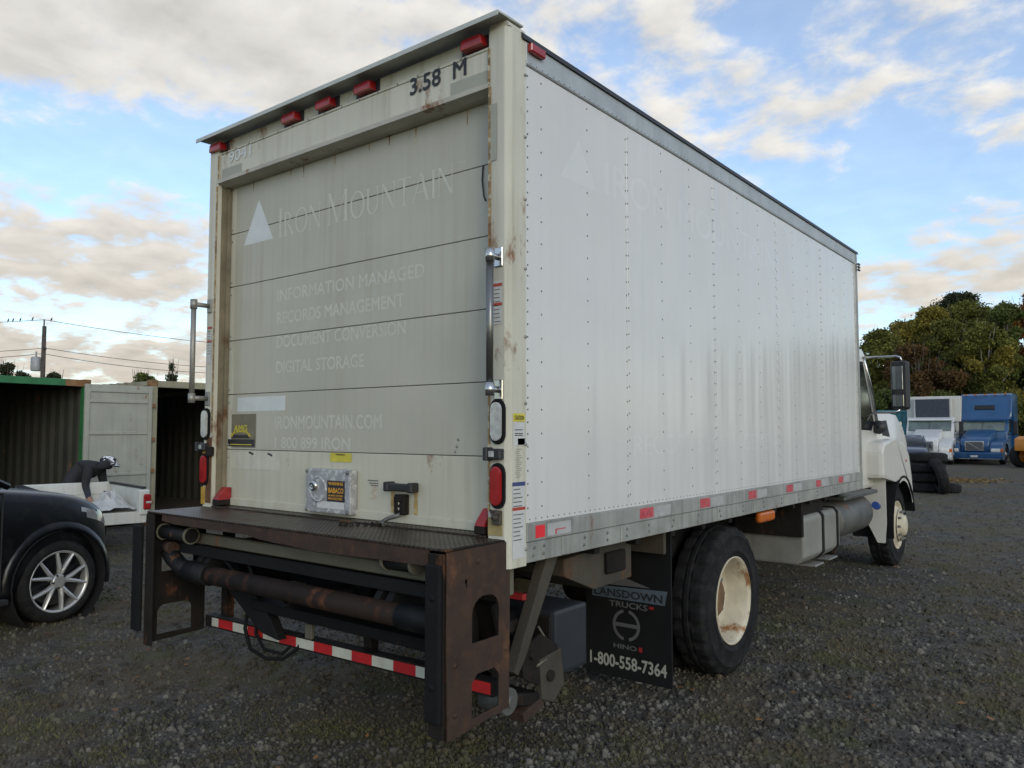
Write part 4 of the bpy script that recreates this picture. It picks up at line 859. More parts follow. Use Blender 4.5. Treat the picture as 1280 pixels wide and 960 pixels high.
# green container: right front corner at column 113
pr = gpos(113, 13.9); d1 = (RR*.50+FF*.866).normalized(); r1 = math.atan2(d1.y, d1.x)
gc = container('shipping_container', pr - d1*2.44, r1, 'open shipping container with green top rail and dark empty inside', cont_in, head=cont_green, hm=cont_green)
b = MB(); b.box(1.98,2.319,-.006,0,2.472,2.588,.002); b.obj('rust_patch', cont_rust, gc)
d2 = (RR*.60+FF*.80).normalized(); r2 = math.atan2(d2.y, d2.x); pl = gpos(189, 13.9)
cc = container('shipping_container', pl, r2, 'cream rusty shipping container with its white left door swung open', cont_cream, head=cont_cream, wall=cont_in)  # walls get the shade-darkened inside colour instead of the cream of the frame
# the open door leaf, folded back along the face line
leaf = MB(); leaf.box(-1.17,-.03,-.075,-.03,.14,2.47,.006); lf = leaf.obj('door_leaf', cont_white, cc)
b = MB()
for z in (.28,.92,1.62,2.16,2.34): b.box(-1.11,-.10,-.095,-.0755,z,z+.055,.012)
b.box(-1.17,-1.10,-.10,-.0755,.14,2.47,.008); b.box(-.10,-.03,-.10,-.0755,.14,2.47,.008); b.obj('door_ribs', cont_white, lf)
for z in (.4,.95,1.5,2.1):
    b = MB(); b.box(-.035,.05,-.07,-.02,z,z+.07,.006); b.obj('hinge', cont_rust, lf)
b = MB(); b.box(1.42,2.30,.02,.065,.14,2.47,.006); o = b.obj('door_leaf', cont_cream, cc)
b = MB(); b.cyl((1.62,-.0,.1),(1.62,-.0,2.5),.018,10); b.cyl((2.0,.0,.1),(2.0,.0,2.5),.018,10); b.obj('lock_rod', cont_rust, o)
tcn = container('shipping_container', gpos(1098, 47.5), ang(1098,47.5,1136,47.2), 'teal shipping container standing behind the box truck hood', cont_teal, open_end=False)
tcn.scale = (1,1,1.12)

# ------------------------------------------------------------------ cars
def car(name, loc, rz, label, paint, steer=0.):
    """five-door SUV, x forward"""
    t = empty(name, loc, rz, label, 'car')
    st = [(2.42,.40,.72,.32,.66),(2.38,.58,.80,.27,.82),(2.27,.72,.92,.24,.95),(2.05,.83,1.02,.22,1.06),(1.75,.895,1.09,.20,1.13),(1.45,.905,1.13,.19,1.17),(1.05,.905,1.18,.19,1.215),(.75,.905,1.21,.19,1.245),(0,.91,1.20,.19,1.25),(-1.0,.91,1.20,.19,1.25),(-1.5,.91,1.20,.19,1.25),(-2.0,.88,1.18,.22,1.24),(-2.35,.80,1.10,.26,1.15),(-2.44,.66,1.0,.30,1.02)]
    secs = []; nose = lambda x: 1.45+(x-1.45)*.76 if x > 1.45 else x
    for x,hw,zs,zb,zc in st:
        x = nose(x)
        h = [(0,zb),(hw*.8,zb),(hw*.97,zb+.10),(hw,zb+.30),(hw*1.005,(zb+zs)*.55),(hw*.985,zs-.10),(hw*.93,zs-.01),(hw*.78,zs+(zc-zs)*.55),(hw*.4,zc-.005),(0,zc)]
        secs.append([(x,y,z) for y,z in h] + [(x,-y,z) for y,z in h[-2:0:-1]])
    b = MB(); b.loft(secs); body_ = b.obj('body', paint, t, True, sub=2)
    for ax in (1.45,-1.44):
        for s in (1,-1):
            c = MB(); c.cyl((ax,s*.62,.365),(ax,s*1.2,.365),.445,36); co = c.obj('arch_cutter', paint, None)
            md = body_.modifiers.new('cut','BOOLEAN'); md.operation = 'DIFFERENCE'; md.object = co; md.solver = 'EXACT'
    dg = bpy.context.evaluated_depsgraph_get(); me = bpy.data.meshes.new_from_object(body_.evaluated_get(dg)); body_.modifiers.clear(); body_.data = me
    for q in [q for q in bpy.data.objects if q.name.startswith('arch_cutter')]: bpy.data.objects.remove(q)
    me.materials.clear(); me.materials.append(paint)
    for p in me.polygons: p.use_smooth = True
    # greenhouse
    gh = [(.98,.78,.78,1.20,1.23),(.70,.82,.74,1.20,1.40),(.36,.84,.70,1.20,1.60),(.0,.85,.70,1.20,1.66),(-.8,.85,.70,1.20,1.69),(-1.7,.84,.68,1.20,1.67),(-2.1,.80,.64,1.18,1.60),(-2.40,.74,.66,1.12,1.18)]
    secs = [[(x,y0,z0),(x,y1*1.04,z0+(z1-z0)*.75),(x,y1*.9,z1-.02),(x,y1*.5,z1),(x,-y1*.5,z1),(x,-y1*.9,z1-.02),(x,-y1*1.04,z0+(z1-z0)*.75),(x,-y0,z0)] for x,y0,y1,z0,z1 in gh]
    b = MB(); b.loft(secs); b.obj('glasshouse', glass, t, True)
    rf = [(.28,.63,1.60),(-.05,.66,1.672),(-.8,.66,1.702),(-1.7,.64,1.682),(-2.15,.58,1.61)]
    b = MB(); b.loft([[(x,w,z-.05),(x,w*.96,z),(x,0,z+.012),(x,-w*.96,z),(x,-w,z-.05),(x,0,z-.04)] for x,w,z in rf]); b.obj('roof', paint, t, True)
    for s in (1,-1):
        b = MB(); b.tube([(1.02,s*.82,1.22),(.66,s*.80,1.40),(.30,s*.72,1.62),(0,s*.705,1.665)], .03, 8); b.tube([(-.35,s*.845,1.22),(-.4,s*.73,1.66)], .035, 8); b.obj('pillar', paint, t)
        b = MB(); b.box(.55,.75,s*.93,s*1.08,1.14,1.32,.05,seg=2); o = b.obj('door_mirror', paint, t)
        b = MB(); b.box(.552,.556,s*.95,s*1.06,1.16,1.30,.001); b.obj('mirror_glass', mirror_m, o)
        for x in (.92,-.30):
            b = MB(); b.box(x-.004,x+.004,s*.899,s*.918,.36,1.17,.001); b.obj('door_seam', darktrim, t)
        b = MB(); b.box(-1.0,1.0,s*.88,s*.925,.24,.30,.012); b.obj('sill_trim', darktrim, t)
        for x in (.0,-1.1):
            b = MB(); b.box(x,x+.20,s*.905,s*.935,.99,1.02,.008); b.obj('door_handle', paint, t)
        # arch flares
        for ax in (1.45,-1.44):
            n = 20; T = [math.pi*(-.06)+math.pi*1.12*i/n for i in range(n+1)]
            b = MB(); b.loft([[(ax+.445*math.cos(a),s*.86,.365+.445*math.sin(a)),(ax+.445*math.cos(a),s*.918,.365+.445*math.sin(a)),(ax+.465*math.cos(a),s*.925,.365+.465*math.sin(a)),(ax+.52*math.cos(a),s*.903,.365+.52*math.sin(a)),(ax+.52*math.cos(a),s*.86,.365+.52*math.sin(a))] for a in T]); b.obj('arch_flare', paint, t, True)
            b = MB(); b.lathe([(.435,-.16),(.443,.16)], (ax,s*.78,.365), (0,s,0), 24); b.lathe([(.02,-.17),(.435,-.17)], (ax,s*.78,.365), (0,s,0), 24); b.obj('wheel_well', darktrim, t)
        b = MB(); vm = {}
        for p in me.polygons:
            c = p.center; lo_ = .80 if c.x > 1.95 else .80+(1.95-c.x)*.55
            if 1.70 < c.x < 2.14 and lo_ < c.z < .97-(c.x-1.70)*.12 and c.y*s > .52:
                for vi in p.vertices:
                    if vi not in vm: q = me.vertices[vi]; vm[vi] = b.bm.verts.new(q.co+q.normal*.004)
                b.bm.faces.new([vm[vi] for vi in p.vertices])
        b.obj('headlight', mat('smoked_lens',(.26,.265,.27),.12,var=.3,scale=20,coat=.6), t, True)
        b = MB(); b.box(-2.42,-2.2,s*.70,s*.86,.9,1.1,.03); b.obj('tail_light', red_lens, t)
    b = MB(); b.box(2.10,2.185,-.4,.4,.52,.68,.02); b.obj('grille', darktrim, t)
    b = MB(); b.box(2.05,2.16,-.50,.50,.26,.36,.03); b.obj('bumper_lip', darktrim, t)
    # wheels
    w0 = None
    for ax in (1.45,-1.44):
        for s in (1,-1):
            if w0 is None:
                h = .11; b = MB(); b.lathe([(.262,h-.02),(.278,h),(.31,h+.004),(.335,h-.008),(.352,h-.025),(.362,h-.05),(.362,-h+.05),(.352,-h+.025),(.31,-h),(.275,-h+.01)], (0,0,0), (0,1,0), 48)
                w0 = b.obj('wheel', tyre_m, t); w0.location = (ax,s*.825,.362)
                b = MB(); b.lathe([(.262,-h+.02),(.252,0),(.253,h-.04),(.257,h-.02),(.271,h-.004),(.264,h-.002),(.249,h-.02)], (0,0,0), (0,1,0), 48); b.obj('rim', mat('alloy',(.50,.50,.49),.35,.55,var=.1), w0)
                b = MB(); b.lathe([(.21,.03),(.02,.03)], (0,0,0), (0,1,0), 32); b.obj('brake_disc', darktrim, w0)
                b = MB()
                for i in range(5):
                    a0 = math.pi/2+2*math.pi*i/5
                    for da in (-.30,.30):
                        p0 = Vector((.05*math.cos(a0), h-.022, .05*math.sin(a0))); p1 = Vector((.12*math.cos(a0+da*.62), h-.012, .12*math.sin(a0+da*.62))); p2 = Vector((.256*math.cos(a0+da), h-.012, .256*math.sin(a0+da)))
                        for (A, B, w_a, w_b) in ((p0,p1,.020,.016),(p1,p2,.016,.011)):
                            d = (B-A).normalized(); n = Vector((-d.z,0,d.x)); dn = Vector((0,-.03,0)); fw = Vector((0,.008,0))
                            b.loft([[A-n*w_a+dn,A-n*w_a,A+fw,A+n*w_a,A+n*w_a+dn],[B-n*w_b+dn,B-n*w_b,B+fw,B+n*w_b,B+n*w_b+dn]])
                b.lathe([(.062,h-.05),(.062,h-.014),(.05,h-.008),(.03,h-.012),(.002,h-.010)], (0,0,0), (0,1,0), 24); b.obj('spokes', mat('alloy',(.50,.50,.49),.35,.55), w0)
                b = MB()
                for i in range(5):
                    a0 = math.pi/2+math.pi/5+2*math.pi*i/5; b.cyl((.057*math.cos(a0),h-.02,.057*math.sin(a0)),(.057*math.cos(a0),h-.004,.057*math.sin(a0)),.009,6)
                tag(b.obj('wheel_nuts', darktrim, w0), kind='stuff'); w = w0
            else:
                w = copy_tree(w0, t); w.location = (ax,s*.825,.362)
            w.rotation_euler = (0, .2 if s > 0 else -.2, (0 if s > 0 else math.pi) - (steer if ax > 0 else 0))
    return t
# SUV: front right wheel at column 72, 6.65 m ahead; nose to the right of the picture
hd = (RR*.40+FF*.917).normalized(); rz = math.atan2(hd.y, hd.x); rgt = Vector((hd.y,-hd.x,0))
wp = gpos(71, 7.05); car_c = wp - hd*1.45 - rgt*.80
black_paint = mat('car_black', (.004,.0045,.006), .3, var=.2, scale=4, coat=.12, spec=.3, blotch=.3, blotchcol=(.02,.02,.02))
car('parked_suv', car_c, rz, 'black SUV with silver split-spoke alloy wheel beside the liftgate', black_paint, .06)
navy = mat('car_navy', (.02,.03,.06), .3, var=.1, coat=.6)
pc = car('parked_car', gpos(1131, 32), math.atan2(-FF.y, -FF.x)-.47, 'dark blue car parked behind the tyre stack', navy); pc.scale = (.88,.88,.88)

# ------------------------------------------------------------------ pickup-bed trailer
bed_w = mat('bed_white', (.60,.60,.54), .45, var=.08, scale=4, streak=.4, streakcol=(.3,.25,.15), rust=.05)
pB = gpos(186, 11.1); dB = (RR*(-.73)+FF*(-.68)).normalized()         # from tail to nose
tb = empty('pickup_bed_trailer', pB, math.atan2(dB.y,dB.x), 'white open-sided pickup-bed trailer with red tail lamp, in front of the containers', 'trailer')
sy = 1 if Vector((-dB.y,dB.x,0)).dot(FF) > 0 else -1
LB, WB = 1.30, 1.60
def ty(y): return sy*y
b = MB(); b.box(.0,LB,ty(.0),ty(WB),.47,.54,.006); b.box(.0,LB,ty(-.02),ty(.0),.40,.56,.004); b.obj('bed_floor', bed_w, tb)
b = MB(); b.box(.0,LB,ty(WB-.06),ty(WB),.54,.90,.01)
for x in (.1,.4,.7,1.0,1.25): b.box(x-.015,x+.015,ty(WB-.075),ty(WB-.06),.54,.88,.004)
b.box(0,LB,ty(WB-.07),ty(WB-.06),.72,.75,.004); b.obj('far_side', bed_w, tb)
b = MB(); b.box(.0,.05,ty(.06),ty(WB-.06),.54,.87,.01); tg = b.obj('tailgate', bed_w, tb)
b = MB(); b.box(-.01,.06,ty(.03),ty(WB-.03),.871,.90,.006); b.obj('cap_rail', darktrim, tg)
b = MB(); b.prism([(ty(.0),.545),(ty(WB-.06),.545),(ty(WB-.06),.87),(ty(.0),.84)], 'X', LB-.06, LB, .008); fw_ = b.obj('front_wall', bed_w, tb)
b = MB(); b.prism([(ty(-.02),.842),(ty(WB-.06),.872),(ty(WB-.06),.905),(ty(-.02),.875)], 'X', LB-.08, LB+.02, .004); b.obj('cap_rail', darktrim, fw_)
b = MB(); b.box(-.04,.10,ty(-.04),ty(.10),.50,.86,.02); cp = b.obj('corner_post', bed_w, tb)
b = MB(); b.box(-.055,.05,ty(-.055),ty(.05),.58,.80,.015); b.obj('tail_lamp', red_lens, cp)
b = MB(); b.box(-.058,.02,ty(-.058),ty(.02),.67,.70,.004); b.obj('reverse_lamp', clear_lens, cp)
b = MB(); b.box(.1,LB-.1,ty(.3),ty(.38),.34,.46,.006); b.box(.1,LB-.1,ty(WB-.38),ty(WB-.3),.34,.46,.006); b.box(LB-.15,LB+.9,ty(WB/2-.04),ty(WB/2+.04),.36,.44,.006); b.obj('frame', black, tb)
for y in (.14, WB-.16):
    b = MB(); b.lathe([(.17,-.08),(.18,-.09),(.28,-.09),(.315,-.06),(.32,-.03),(.32,.03),(.315,.06),(.28,.09),(.18,.09),(.17,.08)], (.80,ty(y),.318), (0,1,0), 30); o = b.obj('wheel', tyre_m, tb)
    b = MB(); b.lathe([(.175,-.08),(.16,0),(.12,.02),(.02,.03)], (.80,ty(y),.318), (0,1,0), 24); b.obj('rim', bed_w, o)
b = MB(); b.cyl((.80,ty(.14),.318),(.80,ty(WB-.16),.318),.03,10); b.obj('axle', black, tb)
# load: crumpled plastic sheet and scrap bars
rs = np.random.RandomState(4)
b = MB(); n = 11
G = [[b.bm.verts.new(Vector((.07+.55*i/n, ty(.18+1.05*j/n), .56+.24*math.exp(-((i-4.5)**2+(j-5)**2)/14)*(.7+.6*rs.rand())+.02*rs.rand()))) for j in range(n+1)] for i in range(n+1)]
for i in range(n):
    for j in range(n): b.bm.faces.new((G[i][j],G[i+1][j],G[i+1][j+1],G[i][j+1]))
o = b.obj('plastic_sheet', mat('plastic_sheet',(.5,.5,.47),.4,var=.12,scale=6)); M_ = Matrix.Translation(pB)@Matrix.Rotation(math.atan2(dB.y,dB.x),4,'Z'); o.matrix_world = M_
tag(o, 'crumpled white plastic sheet lying in the trailer bed', 'sheet')
for i,(a,c,lab) in enumerate((((.70,.35,.56),(1.18,.85,.58),'thin rusty scrap bar lying flat in the trailer bed'),((.66,.16,.57),(1.05,.40,.565),'thin rusty scrap bar lying beside the plastic sheet'))):
    b = MB(); b.tube([(a[0],ty(a[1]),a[2]),(c[0],ty(c[1]),c[2])], .016, 6); o = b.obj('scrap_bar', rusty); o.matrix_world = M_; tag(o, lab, 'bar')

# ------------------------------------------------------------------ person bending over the bed
def person():
    def P(px, py, d): q = gpos(px, d); q.z = zof(py, d); return q
    base = gpos(92, 12.50); t = empty('person', base, 0, 'person in dark jacket and patterned cap bending over the trailer bed', 'person')
    pel = P(90, 604, 12.00); chest = P(108, 588, 12.25); shl = P(121, 583, 12.15); neck = P(127, 582, 12.10); head = P(134, 580, 12.05); crown = P(138, 577, 12.03)
    bk = FF*.17
    J = {}; V = []; E_ = []; Rr = []
    def add(k, p, r, par=None):
        J[k] = len(V); V.append(Vector(p)-base); Rr.append(r)
        if par: E_.append((J[par], J[k]))
    add('pel', pel, .155); add('waist', (pel+chest)/2+Vector((0,0,.03)), .15, 'pel'); add('chest', chest+Vector((0,0,.02)), .175, 'waist'); add('shl', shl, .13, 'chest'); add('neck', neck, .06, 'shl'); add('head', head, .078, 'neck'); add('face', P(139,581.5,12.45), .075, 'head')
    for s,nm in ((1,'f'),(-1,'n')):
        off = bk*s
        add('sh'+nm, shl+off-Vector((0,0,.02)), .085, 'shl'); add('el'+nm, P(118 if s<0 else 124, 604, 12.15)+off*1.15, .058, 'sh'+nm); add('wr'+nm, P(121 if s<0 else 130, 622, 11.95)+off*.8, .038, 'el'+nm); add('pa'+nm, P(124 if s<0 else 134, 626, 11.90)+off*.75, .036, 'wr'+nm)
        for q in range(4): 
            a = J['pa'+nm]; add('fi%s%d'%(nm,q), V[a]+base+RR*.05+Vector((0,0,-.05))+FF*(.022*(q-1.5)), .010, 'pa'+nm); add('ft%s%d'%(nm,q), V[J['fi%s%d'%(nm,q)]]+base+RR*.02+Vector((0,0,-.04)), .009, 'fi%s%d'%(nm,q))
        add('th'+nm, V[J['pa'+nm]]+base+RR*(-.01)+FF*(-.05*s)+Vector((0,0,-.045)), .011, 'pa'+nm)
        add('hp'+nm, pel+off*.6-Vector((0,0,.05)), .10, 'pel'); add('kn'+nm, Vector((pel.x,pel.y,GZ+.47))+off*.7+RR*.06, .068, 'hp'+nm); add('an'+nm, Vector((pel.x,pel.y,GZ+.09))+off*.75-RR*.02, .045, 'kn'+nm); add('to'+nm, Vector((pel.x,pel.y,GZ+.045))+off*.8+RR*.17, .04, 'an'+nm)
    me = bpy.data.meshes.new('body'); me.from_pydata([tuple(v) for v in V], E_, []); o = bpy.data.objects.new('body', me); COL.objects.link(o)
    o.modifiers.new('skin','SKIN')
    for i, r in enumerate(Rr): me.skin_vertices[0].data[i].radius = (r, r)
    me.skin_vertices[0].data[0].use_root = True
    s_ = o.modifiers.new('sub','SUBSURF'); s_.levels = s_.render_levels = 2
    dg = bpy.context.evaluated_depsgraph_get(); m2 = bpy.data.meshes.new_from_object(o.evaluated_get(dg)); o.modifiers.clear(); o.data = m2; o.parent = t
    for m_ in (mat('jacket',(.016,.016,.017),.85,var=.3,scale=10,bump=.3,bscale=14), mat('skin',(.32,.17,.11),.6), mat('trousers',(.02,.024,.035),.85,var=.2,scale=12)): m2.materials.append(m_)
    hv = [Vector(V[J[k]]) for k in ('head','face','paf','pan')]
    for p in m2.polygons:
        p.use_smooth = True; c = p.center
        if (c-hv[1]).length < .098 or min((c-h).length for h in hv[2:]) < .10: p.material_index = 1
        elif c.z + base.z < GZ+.80: p.material_index = 2
    # cap
    hc = Vector(V[J['head']])*.45+Vector(V[J['face']])*.55; b = MB(); up = (RR*.15+Vector((0,0,1))).normalized()
    b.lathe([(.128,-.01),(.130,.03),(.122,.075),(.095,.11),(.05,.132),(.005,.138)], hc+up*.005, up, 24)
    fw = (RR*.95 - FF*.25 + Vector((0,0,-.25))).normalized(); sd_ = up.cross(fw).normalized(); q0 = hc+up*.02
    ring = [q0+fw*(.10+.11*math.cos(a))+sd_*.115*math.sin(a) for a in [math.pi*(-.5)+math.pi*i/10 for i in range(11)]]
    b.loft([[p for p in ring],[p+up*.012 for p in ring]])
    capm = bpy.data.materials.new('patterned_cap'); capm.use_nodes = True; N = capm.node_tree.nodes; L = capm.node_tree.links
    vo = N.new('ShaderNodeTexVoronoi'); vo.inputs['Scale'].default_value = 22; tc = N.new('ShaderNodeTexCoord'); L.new(tc.outputs['Object'], vo.inputs['Vector']); sp = N.new('ShaderNodeSeparateColor'); L.new(vo.outputs['Color'], sp.inputs[0])
    cr = N.new('ShaderNodeValToRGB'); cr.color_ramp.interpolation = 'CONSTANT'; e = cr.color_ramp.elements; e[0].color = (.012,.012,.014,1); e[1].position = .55; e[1].color = (.75,.75,.75,1); e2 = e.new(.85); e2.color = (.12,.12,.13,1)
    L.new(sp.outputs[0], cr.inputs[0]); L.new(cr.outputs[0], N['Principled BSDF'].inputs['Base Color']); N['Principled BSDF'].inputs['Roughness'].default_value = .8
    b.obj('cap', capm, t, True)
    fc = Vector(V[J['face']])
    for s in (1,-1): b = MB(); b.lathe([(.012,0),(.008,.006),(.001,.008)], fc+fw*.07+sd_*.03*s, fw, 8); b.obj('eye', darktrim, t)
person()

# ------------------------------------------------------------------ utility poles and wires
wood = mat('pole_wood', (.07,.055,.045), .85, var=.3, scale=3, bump=.3)
wire_m = mat('wire', (.06,.06,.065), .6)
PP = [(-330,46),(52,45),(345,60)]; ZT = 7.85; pts_top = []
for i,(px,d) in enumerate(PP):
    p = gpos(px,d); t = empty('utility_pole', p, 0, ['wooden utility pole standing beyond the frame of the containers','wooden utility pole with transformer can above the green container','wooden utility pole standing behind the box truck'][i], 'utility pole', 'poles along the wires')
    H = ZT-GZ; b = MB(); b.cyl((0,0,0),(0,0,H-.15),.16,12,.11); b.obj('pole', wood, t)
    b = MB(); b.cyl((-.06,0,H-.3),(-.06,0,H+.25),.04,8); b.box(-.05,.35,-.03,.03,H-1.55,H-1.42,.01); b.obj('bracket', wood, t)
    if i == 1:
        b = MB(); b.lathe([(.01,0),(.25,.0),(.27,.05),(.27,.75),(.22,.82),(.01,.84)], (-RR*.42)+Vector((0,0,5.12)), (0,0,1), 20); b.cyl(-RR*.42+Vector((0,0,5.9)),-RR*.42+Vector((0,0,6.25)),.05,8); b.box(-.4,0,-.04,.04,5.5,5.6,.01); b.obj('transformer', mat('transformer_grey',(.30,.31,.31),.5), t)
def wire(a, c, sag, lab):
    b = MB(); a, c = Vector(a), Vector(c); b.tube([a.lerp(c,i/14)-Vector((0,0,sag*4*(i/14)*(1-i/14))) for i in range(15)], .017, 5); tag(b.obj('power_line', wire_m), lab, 'wire', 'wires between the poles')
P_ = [gpos(*q) for q in PP]
for i in (0,1):
    side = ('beyond the transformer pole, off over the yard','from the transformer pole towards the box truck')[i]
    for k,(dz,off,nm) in enumerate(((.22,0,'top thin power line'),(-1.45,.25,'lower thin power line'),(-1.75,-.1,'lowest thin cable'))):
        wire(P_[i]+Vector((off,0,ZT+dz-GZ)), P_[i+1]+Vector((off,0,ZT+dz-GZ)), .25+.1*k, f'{nm} running {side}')
bird_m = mat('bird_black', (.012,.012,.013), .7)
def bird(px, lab):
    t_ = (px-PP[0][0])/(PP[1][0]-PP[0][0])
    if px > 52:
        t_ = (px-52)/(345-52)*.8; p = P_[1].lerp(P_[2], t_); z = ZT+.22 - .25*4*t_*(1-t_)
    else:
        p = P_[0].lerp(P_[1], t_); z = ZT+.22 - .25*4*t_*(1-t_)
    b = MB(); c = Vector((0,0,.10)); b.lathe([(.01,-.10),(.05,-.06),(.065,0),(.05,.07),(.02,.11)], c, (RR*.35+Vector((0,0,1))), 10); b.lathe([(.005,-.045),(.035,-.02),(.04,0),(.03,.03),(.004,.05)], c+RR*.05+Vector((0,0,.13)), (0,0,1), 8); b.tube([c+RR*.06+Vector((0,0,.13)), c+RR*.12+Vector((0,0,.125))], [.012,.002], 5); b.tube([c-Vector((0,0,.08))-RR*.03, c-Vector((0,0,.20))-RR*.07], [.03,.012], 5)
    o = b.obj('bird', bird_m, loc=Vector((p.x,p.y,z+.02))); o.scale = (.7,.7,.7); tag(o, lab, 'bird', 'birds perched on the wire')
for px, lab in ((7,'small black bird on the wire, fourth from the transformer pole'),(13,'small black bird on the wire, third from the transformer pole'),(22,'small black bird on the wire, second from the transformer pole'),(37,'small black bird on the wire, next to the transformer pole'),(60,'small black bird alone on the wire on the truck side of the pole')): bird(px, lab)

# ------------------------------------------------------------------ trucks across the yard
def simple_wheel(parent, x, y, R, w, rim):
    b = MB(); h = w/2; b.lathe([(R*.55,-h+.02),(R*.6,-h),(R*.85,-h),(R*.97,-h+.03),(R,-h+.06),(R,h-.06),(R*.97,h-.03),(R*.85,h),(R*.6,h),(R*.55,h-.02)], (x,y,R), (0,1,0), 28); o = b.obj('wheel', tyre_m, parent)
    b = MB(); b.lathe([(R*.56,-h+.02),(R*.5,0),(R*.5,h-.05),(R*.2,h-.03),(R*.18,h+.02),(.01,h+.03)], (x,y,R), (0,1 if y>0 else -1,0), 20); b.obj('rim', rim, o)
alloy_t = mat('truck_rim', (.35,.35,.34), .4, .5)
screen = mat('windscreen', (.10,.13,.12), .1, var=.35, scale=2.2, coat=.5)
dull_black = mat('dull_black', (.012,.012,.013), .7)
headm = mat('headlamp', (.75,.74,.68), .15, var=.1, coat=.5)
plate_w = mat('plate_white', (.6,.6,.58), .5)
def semi(loc, rz, label, paint, sleeper, top, trailer=False):
    """conventional tractor unit, x forward, nose at x=0"""
    t = empty('parked_truck', loc, rz, label, 'truck')
    b = MB(); b.prism([(-2.1,.62),(-2.1,1.75),(-1.95,1.72),(-.35,1.34),(-.10,1.20),(-.04,.95),(-.06,.62)], 'Y', -.62, .62, .06); hood = b.obj('hood', paint, t, True)
    for s in (1,-1):
        p = [(-2.1,.62),(-2.1,1.30),(-1.6,1.25),(-.5,1.12),(-.12,.98),(-.05,.75),(-.05,.40),(-.55,.40)] + [(-1.15+.60*math.cos(a), .50+.60*math.sin(a)) for a in [0.0+math.pi*i/10 for i in range(11)]]
        b = MB(); b.prism(p, 'Y', s*.63, s*1.20, .05); b.obj('fender', paint, t, False)
        b = MB(); b.box(-.20,.0,s*.70,s*1.10,.62,.80,.04,seg=2); h = b.obj('headlight', headm, t)
        b = MB(); b.box(-.22,-.01,s*1.105,s*1.21,.62,.80,.02); b.obj('turn_signal', amber, h)
        simple_wheel(t, -1.15, s*1.02, .50, .28, alloy_t)
        b = MB(); b.box(-2.35,-2.25,s*1.32,s*1.52,1.45,2.15,.03); m_ = b.obj('mirror', dull_black if s>0 else chrome, t)
        b = MB(); b.tube([(-2.35,s*1.05,2.1),(-2.30,s*1.42,2.12)], .02, 6); b.tube([(-2.35,s*1.05,1.5),(-2.30,s*1.42,1.48)], .02, 6); b.obj('arm', dull_black, m_)
        b = MB(); b.prism([(-2.75,1.60),(-2.75,2.18),(-3.3,2.2),(-3.3,1.6)], 'Y', s*1.095, s*1.102); b.obj('side_window', glass, t)
        for x in (-5.2,-6.4): simple_wheel(t, x, s*.98, .50, .5, alloy_t)
    b = MB(); b.box(-.10,.0,-.42,.42,.66,1.16,.03); g = b.obj('grille', chrome, t)
    b = MB(); b.box(-.02,.012,-.36,.36,.71,1.11,.004); b.obj('mesh', mat('grille_mesh',(.10,.10,.10),.5,.4,var=.3,scale=60), g)
    b = MB(); b.prism([(.016,.72),(.016,.76)], 'Y', 0, 0) if False else b.box(.012,.022,-.42,.42,.89,.93,.002,Matrix.Rotation(rad(-32),3,'X')); b.obj('bar', chrome, g)
    b = MB(); b.prism([(-.5,.24),(.02,.24),(.08,.34),(.08,.58),(.0,.62),(-.5,.62)], 'Y', -1.20, 1.20, .03); bp_ = b.obj('bumper', paint, t)
    b = MB(); b.box(.08,.10,-1.12,1.12,.27,.31,.004); b.obj('bumper_strip', chrome, bp_); b = MB(); b.box(.082,.10,-.16,.16,.36,.46,.003); b.obj('licence_plate', plate_w, bp_)
    b = MB(); b.prism([(-2.1,.62),(-2.12,1.62),(-2.55,2.22),(-2.75,2.32),(-3.5,2.35),(-3.5,.62)], 'Y', -1.09, 1.09, .05); cb = b.obj('cab', paint, t, True)
    b = MB(); b.prism([(-2.13,1.66),(-2.52,2.18),(-2.50,2.20),(-2.10,1.67)], 'Y', -.98, .98); b.obj('windshield', screen, cb)
    b = MB(); b.cyl((-2.10,-.02,1.66),(-2.50,-.02,2.19),.014,6); b.obj('screen_divider', dull_black, cb)
    if sleeper:
        b = MB(); b.prism([(-2.42,2.21),(-2.52,2.30),(-2.75,2.55),(-3.2,top-.1),(-3.5,top),(-5.0,top),(-5.0,.62),(-3.48,.62),(-3.48,2.25)], 'Y', -1.16, 1.16, .07); sl = b.obj('sleeper', paint, t, True)
        for y in (-.9,-.45,0,.45,.9):
            b = MB(); b.box(-3.20,-3.10,y-.05,y+.05,top-.08,top-.02,.01); b.obj('roof_marker', amber, sl)
        b = MB(); b.prism([(-2.36,2.16),(-2.34,2.26),(-2.62,2.34),(-2.66,2.26)], 'Y', -1.05, 1.05, .01); b.obj('sun_visor', paint, sl)
        b = MB(); b.prism([(-2.95,2.98),(-2.84,2.76),(-2.81,2.78),(-2.92,3.0)], 'Y', -.45, .45); b.obj('roof_vent', dull_black, sl)
    else:
        b = MB(); b.prism([(-2.36,2.20),(-2.40,2.28),(-2.7,2.36),(-2.7,2.28)], 'Y', -1.05, 1.05, .01); b.obj('sun_visor', paint, cb)
    b = MB(); b.box(-7.0,-3.4,-.45,-.35,.62,.85,.01); b.box(-7.0,-3.4,.35,.45,.62,.85,.01); b.obj('chassis', dull_black, t)
    if trailer:
        b = MB(); b.box(-12.0,-3.75,-1.27,1.27,1.05,top,.02); bx = b.obj('cargo_box', mat('reefer_white',(.55,.54,.49),.45,var=.05,streak=.2), t)
        b = MB(); b.box(-3.75,-3.42,-.92,.92,2.32,top-.10,.05); u_ = b.obj('cooling_unit', mat('unit_white',(.42,.42,.40),.5,var=.1), bx)
        b = MB(); b.box(-3.42,-3.40,-.80,.80,2.38,top-.16,.01); b.obj('unit_grille', mat('unit_grille',(.03,.035,.05),.5,var=.4,scale=10), u_)
    return t
toward = math.atan2(-FF.y, -FF.x)
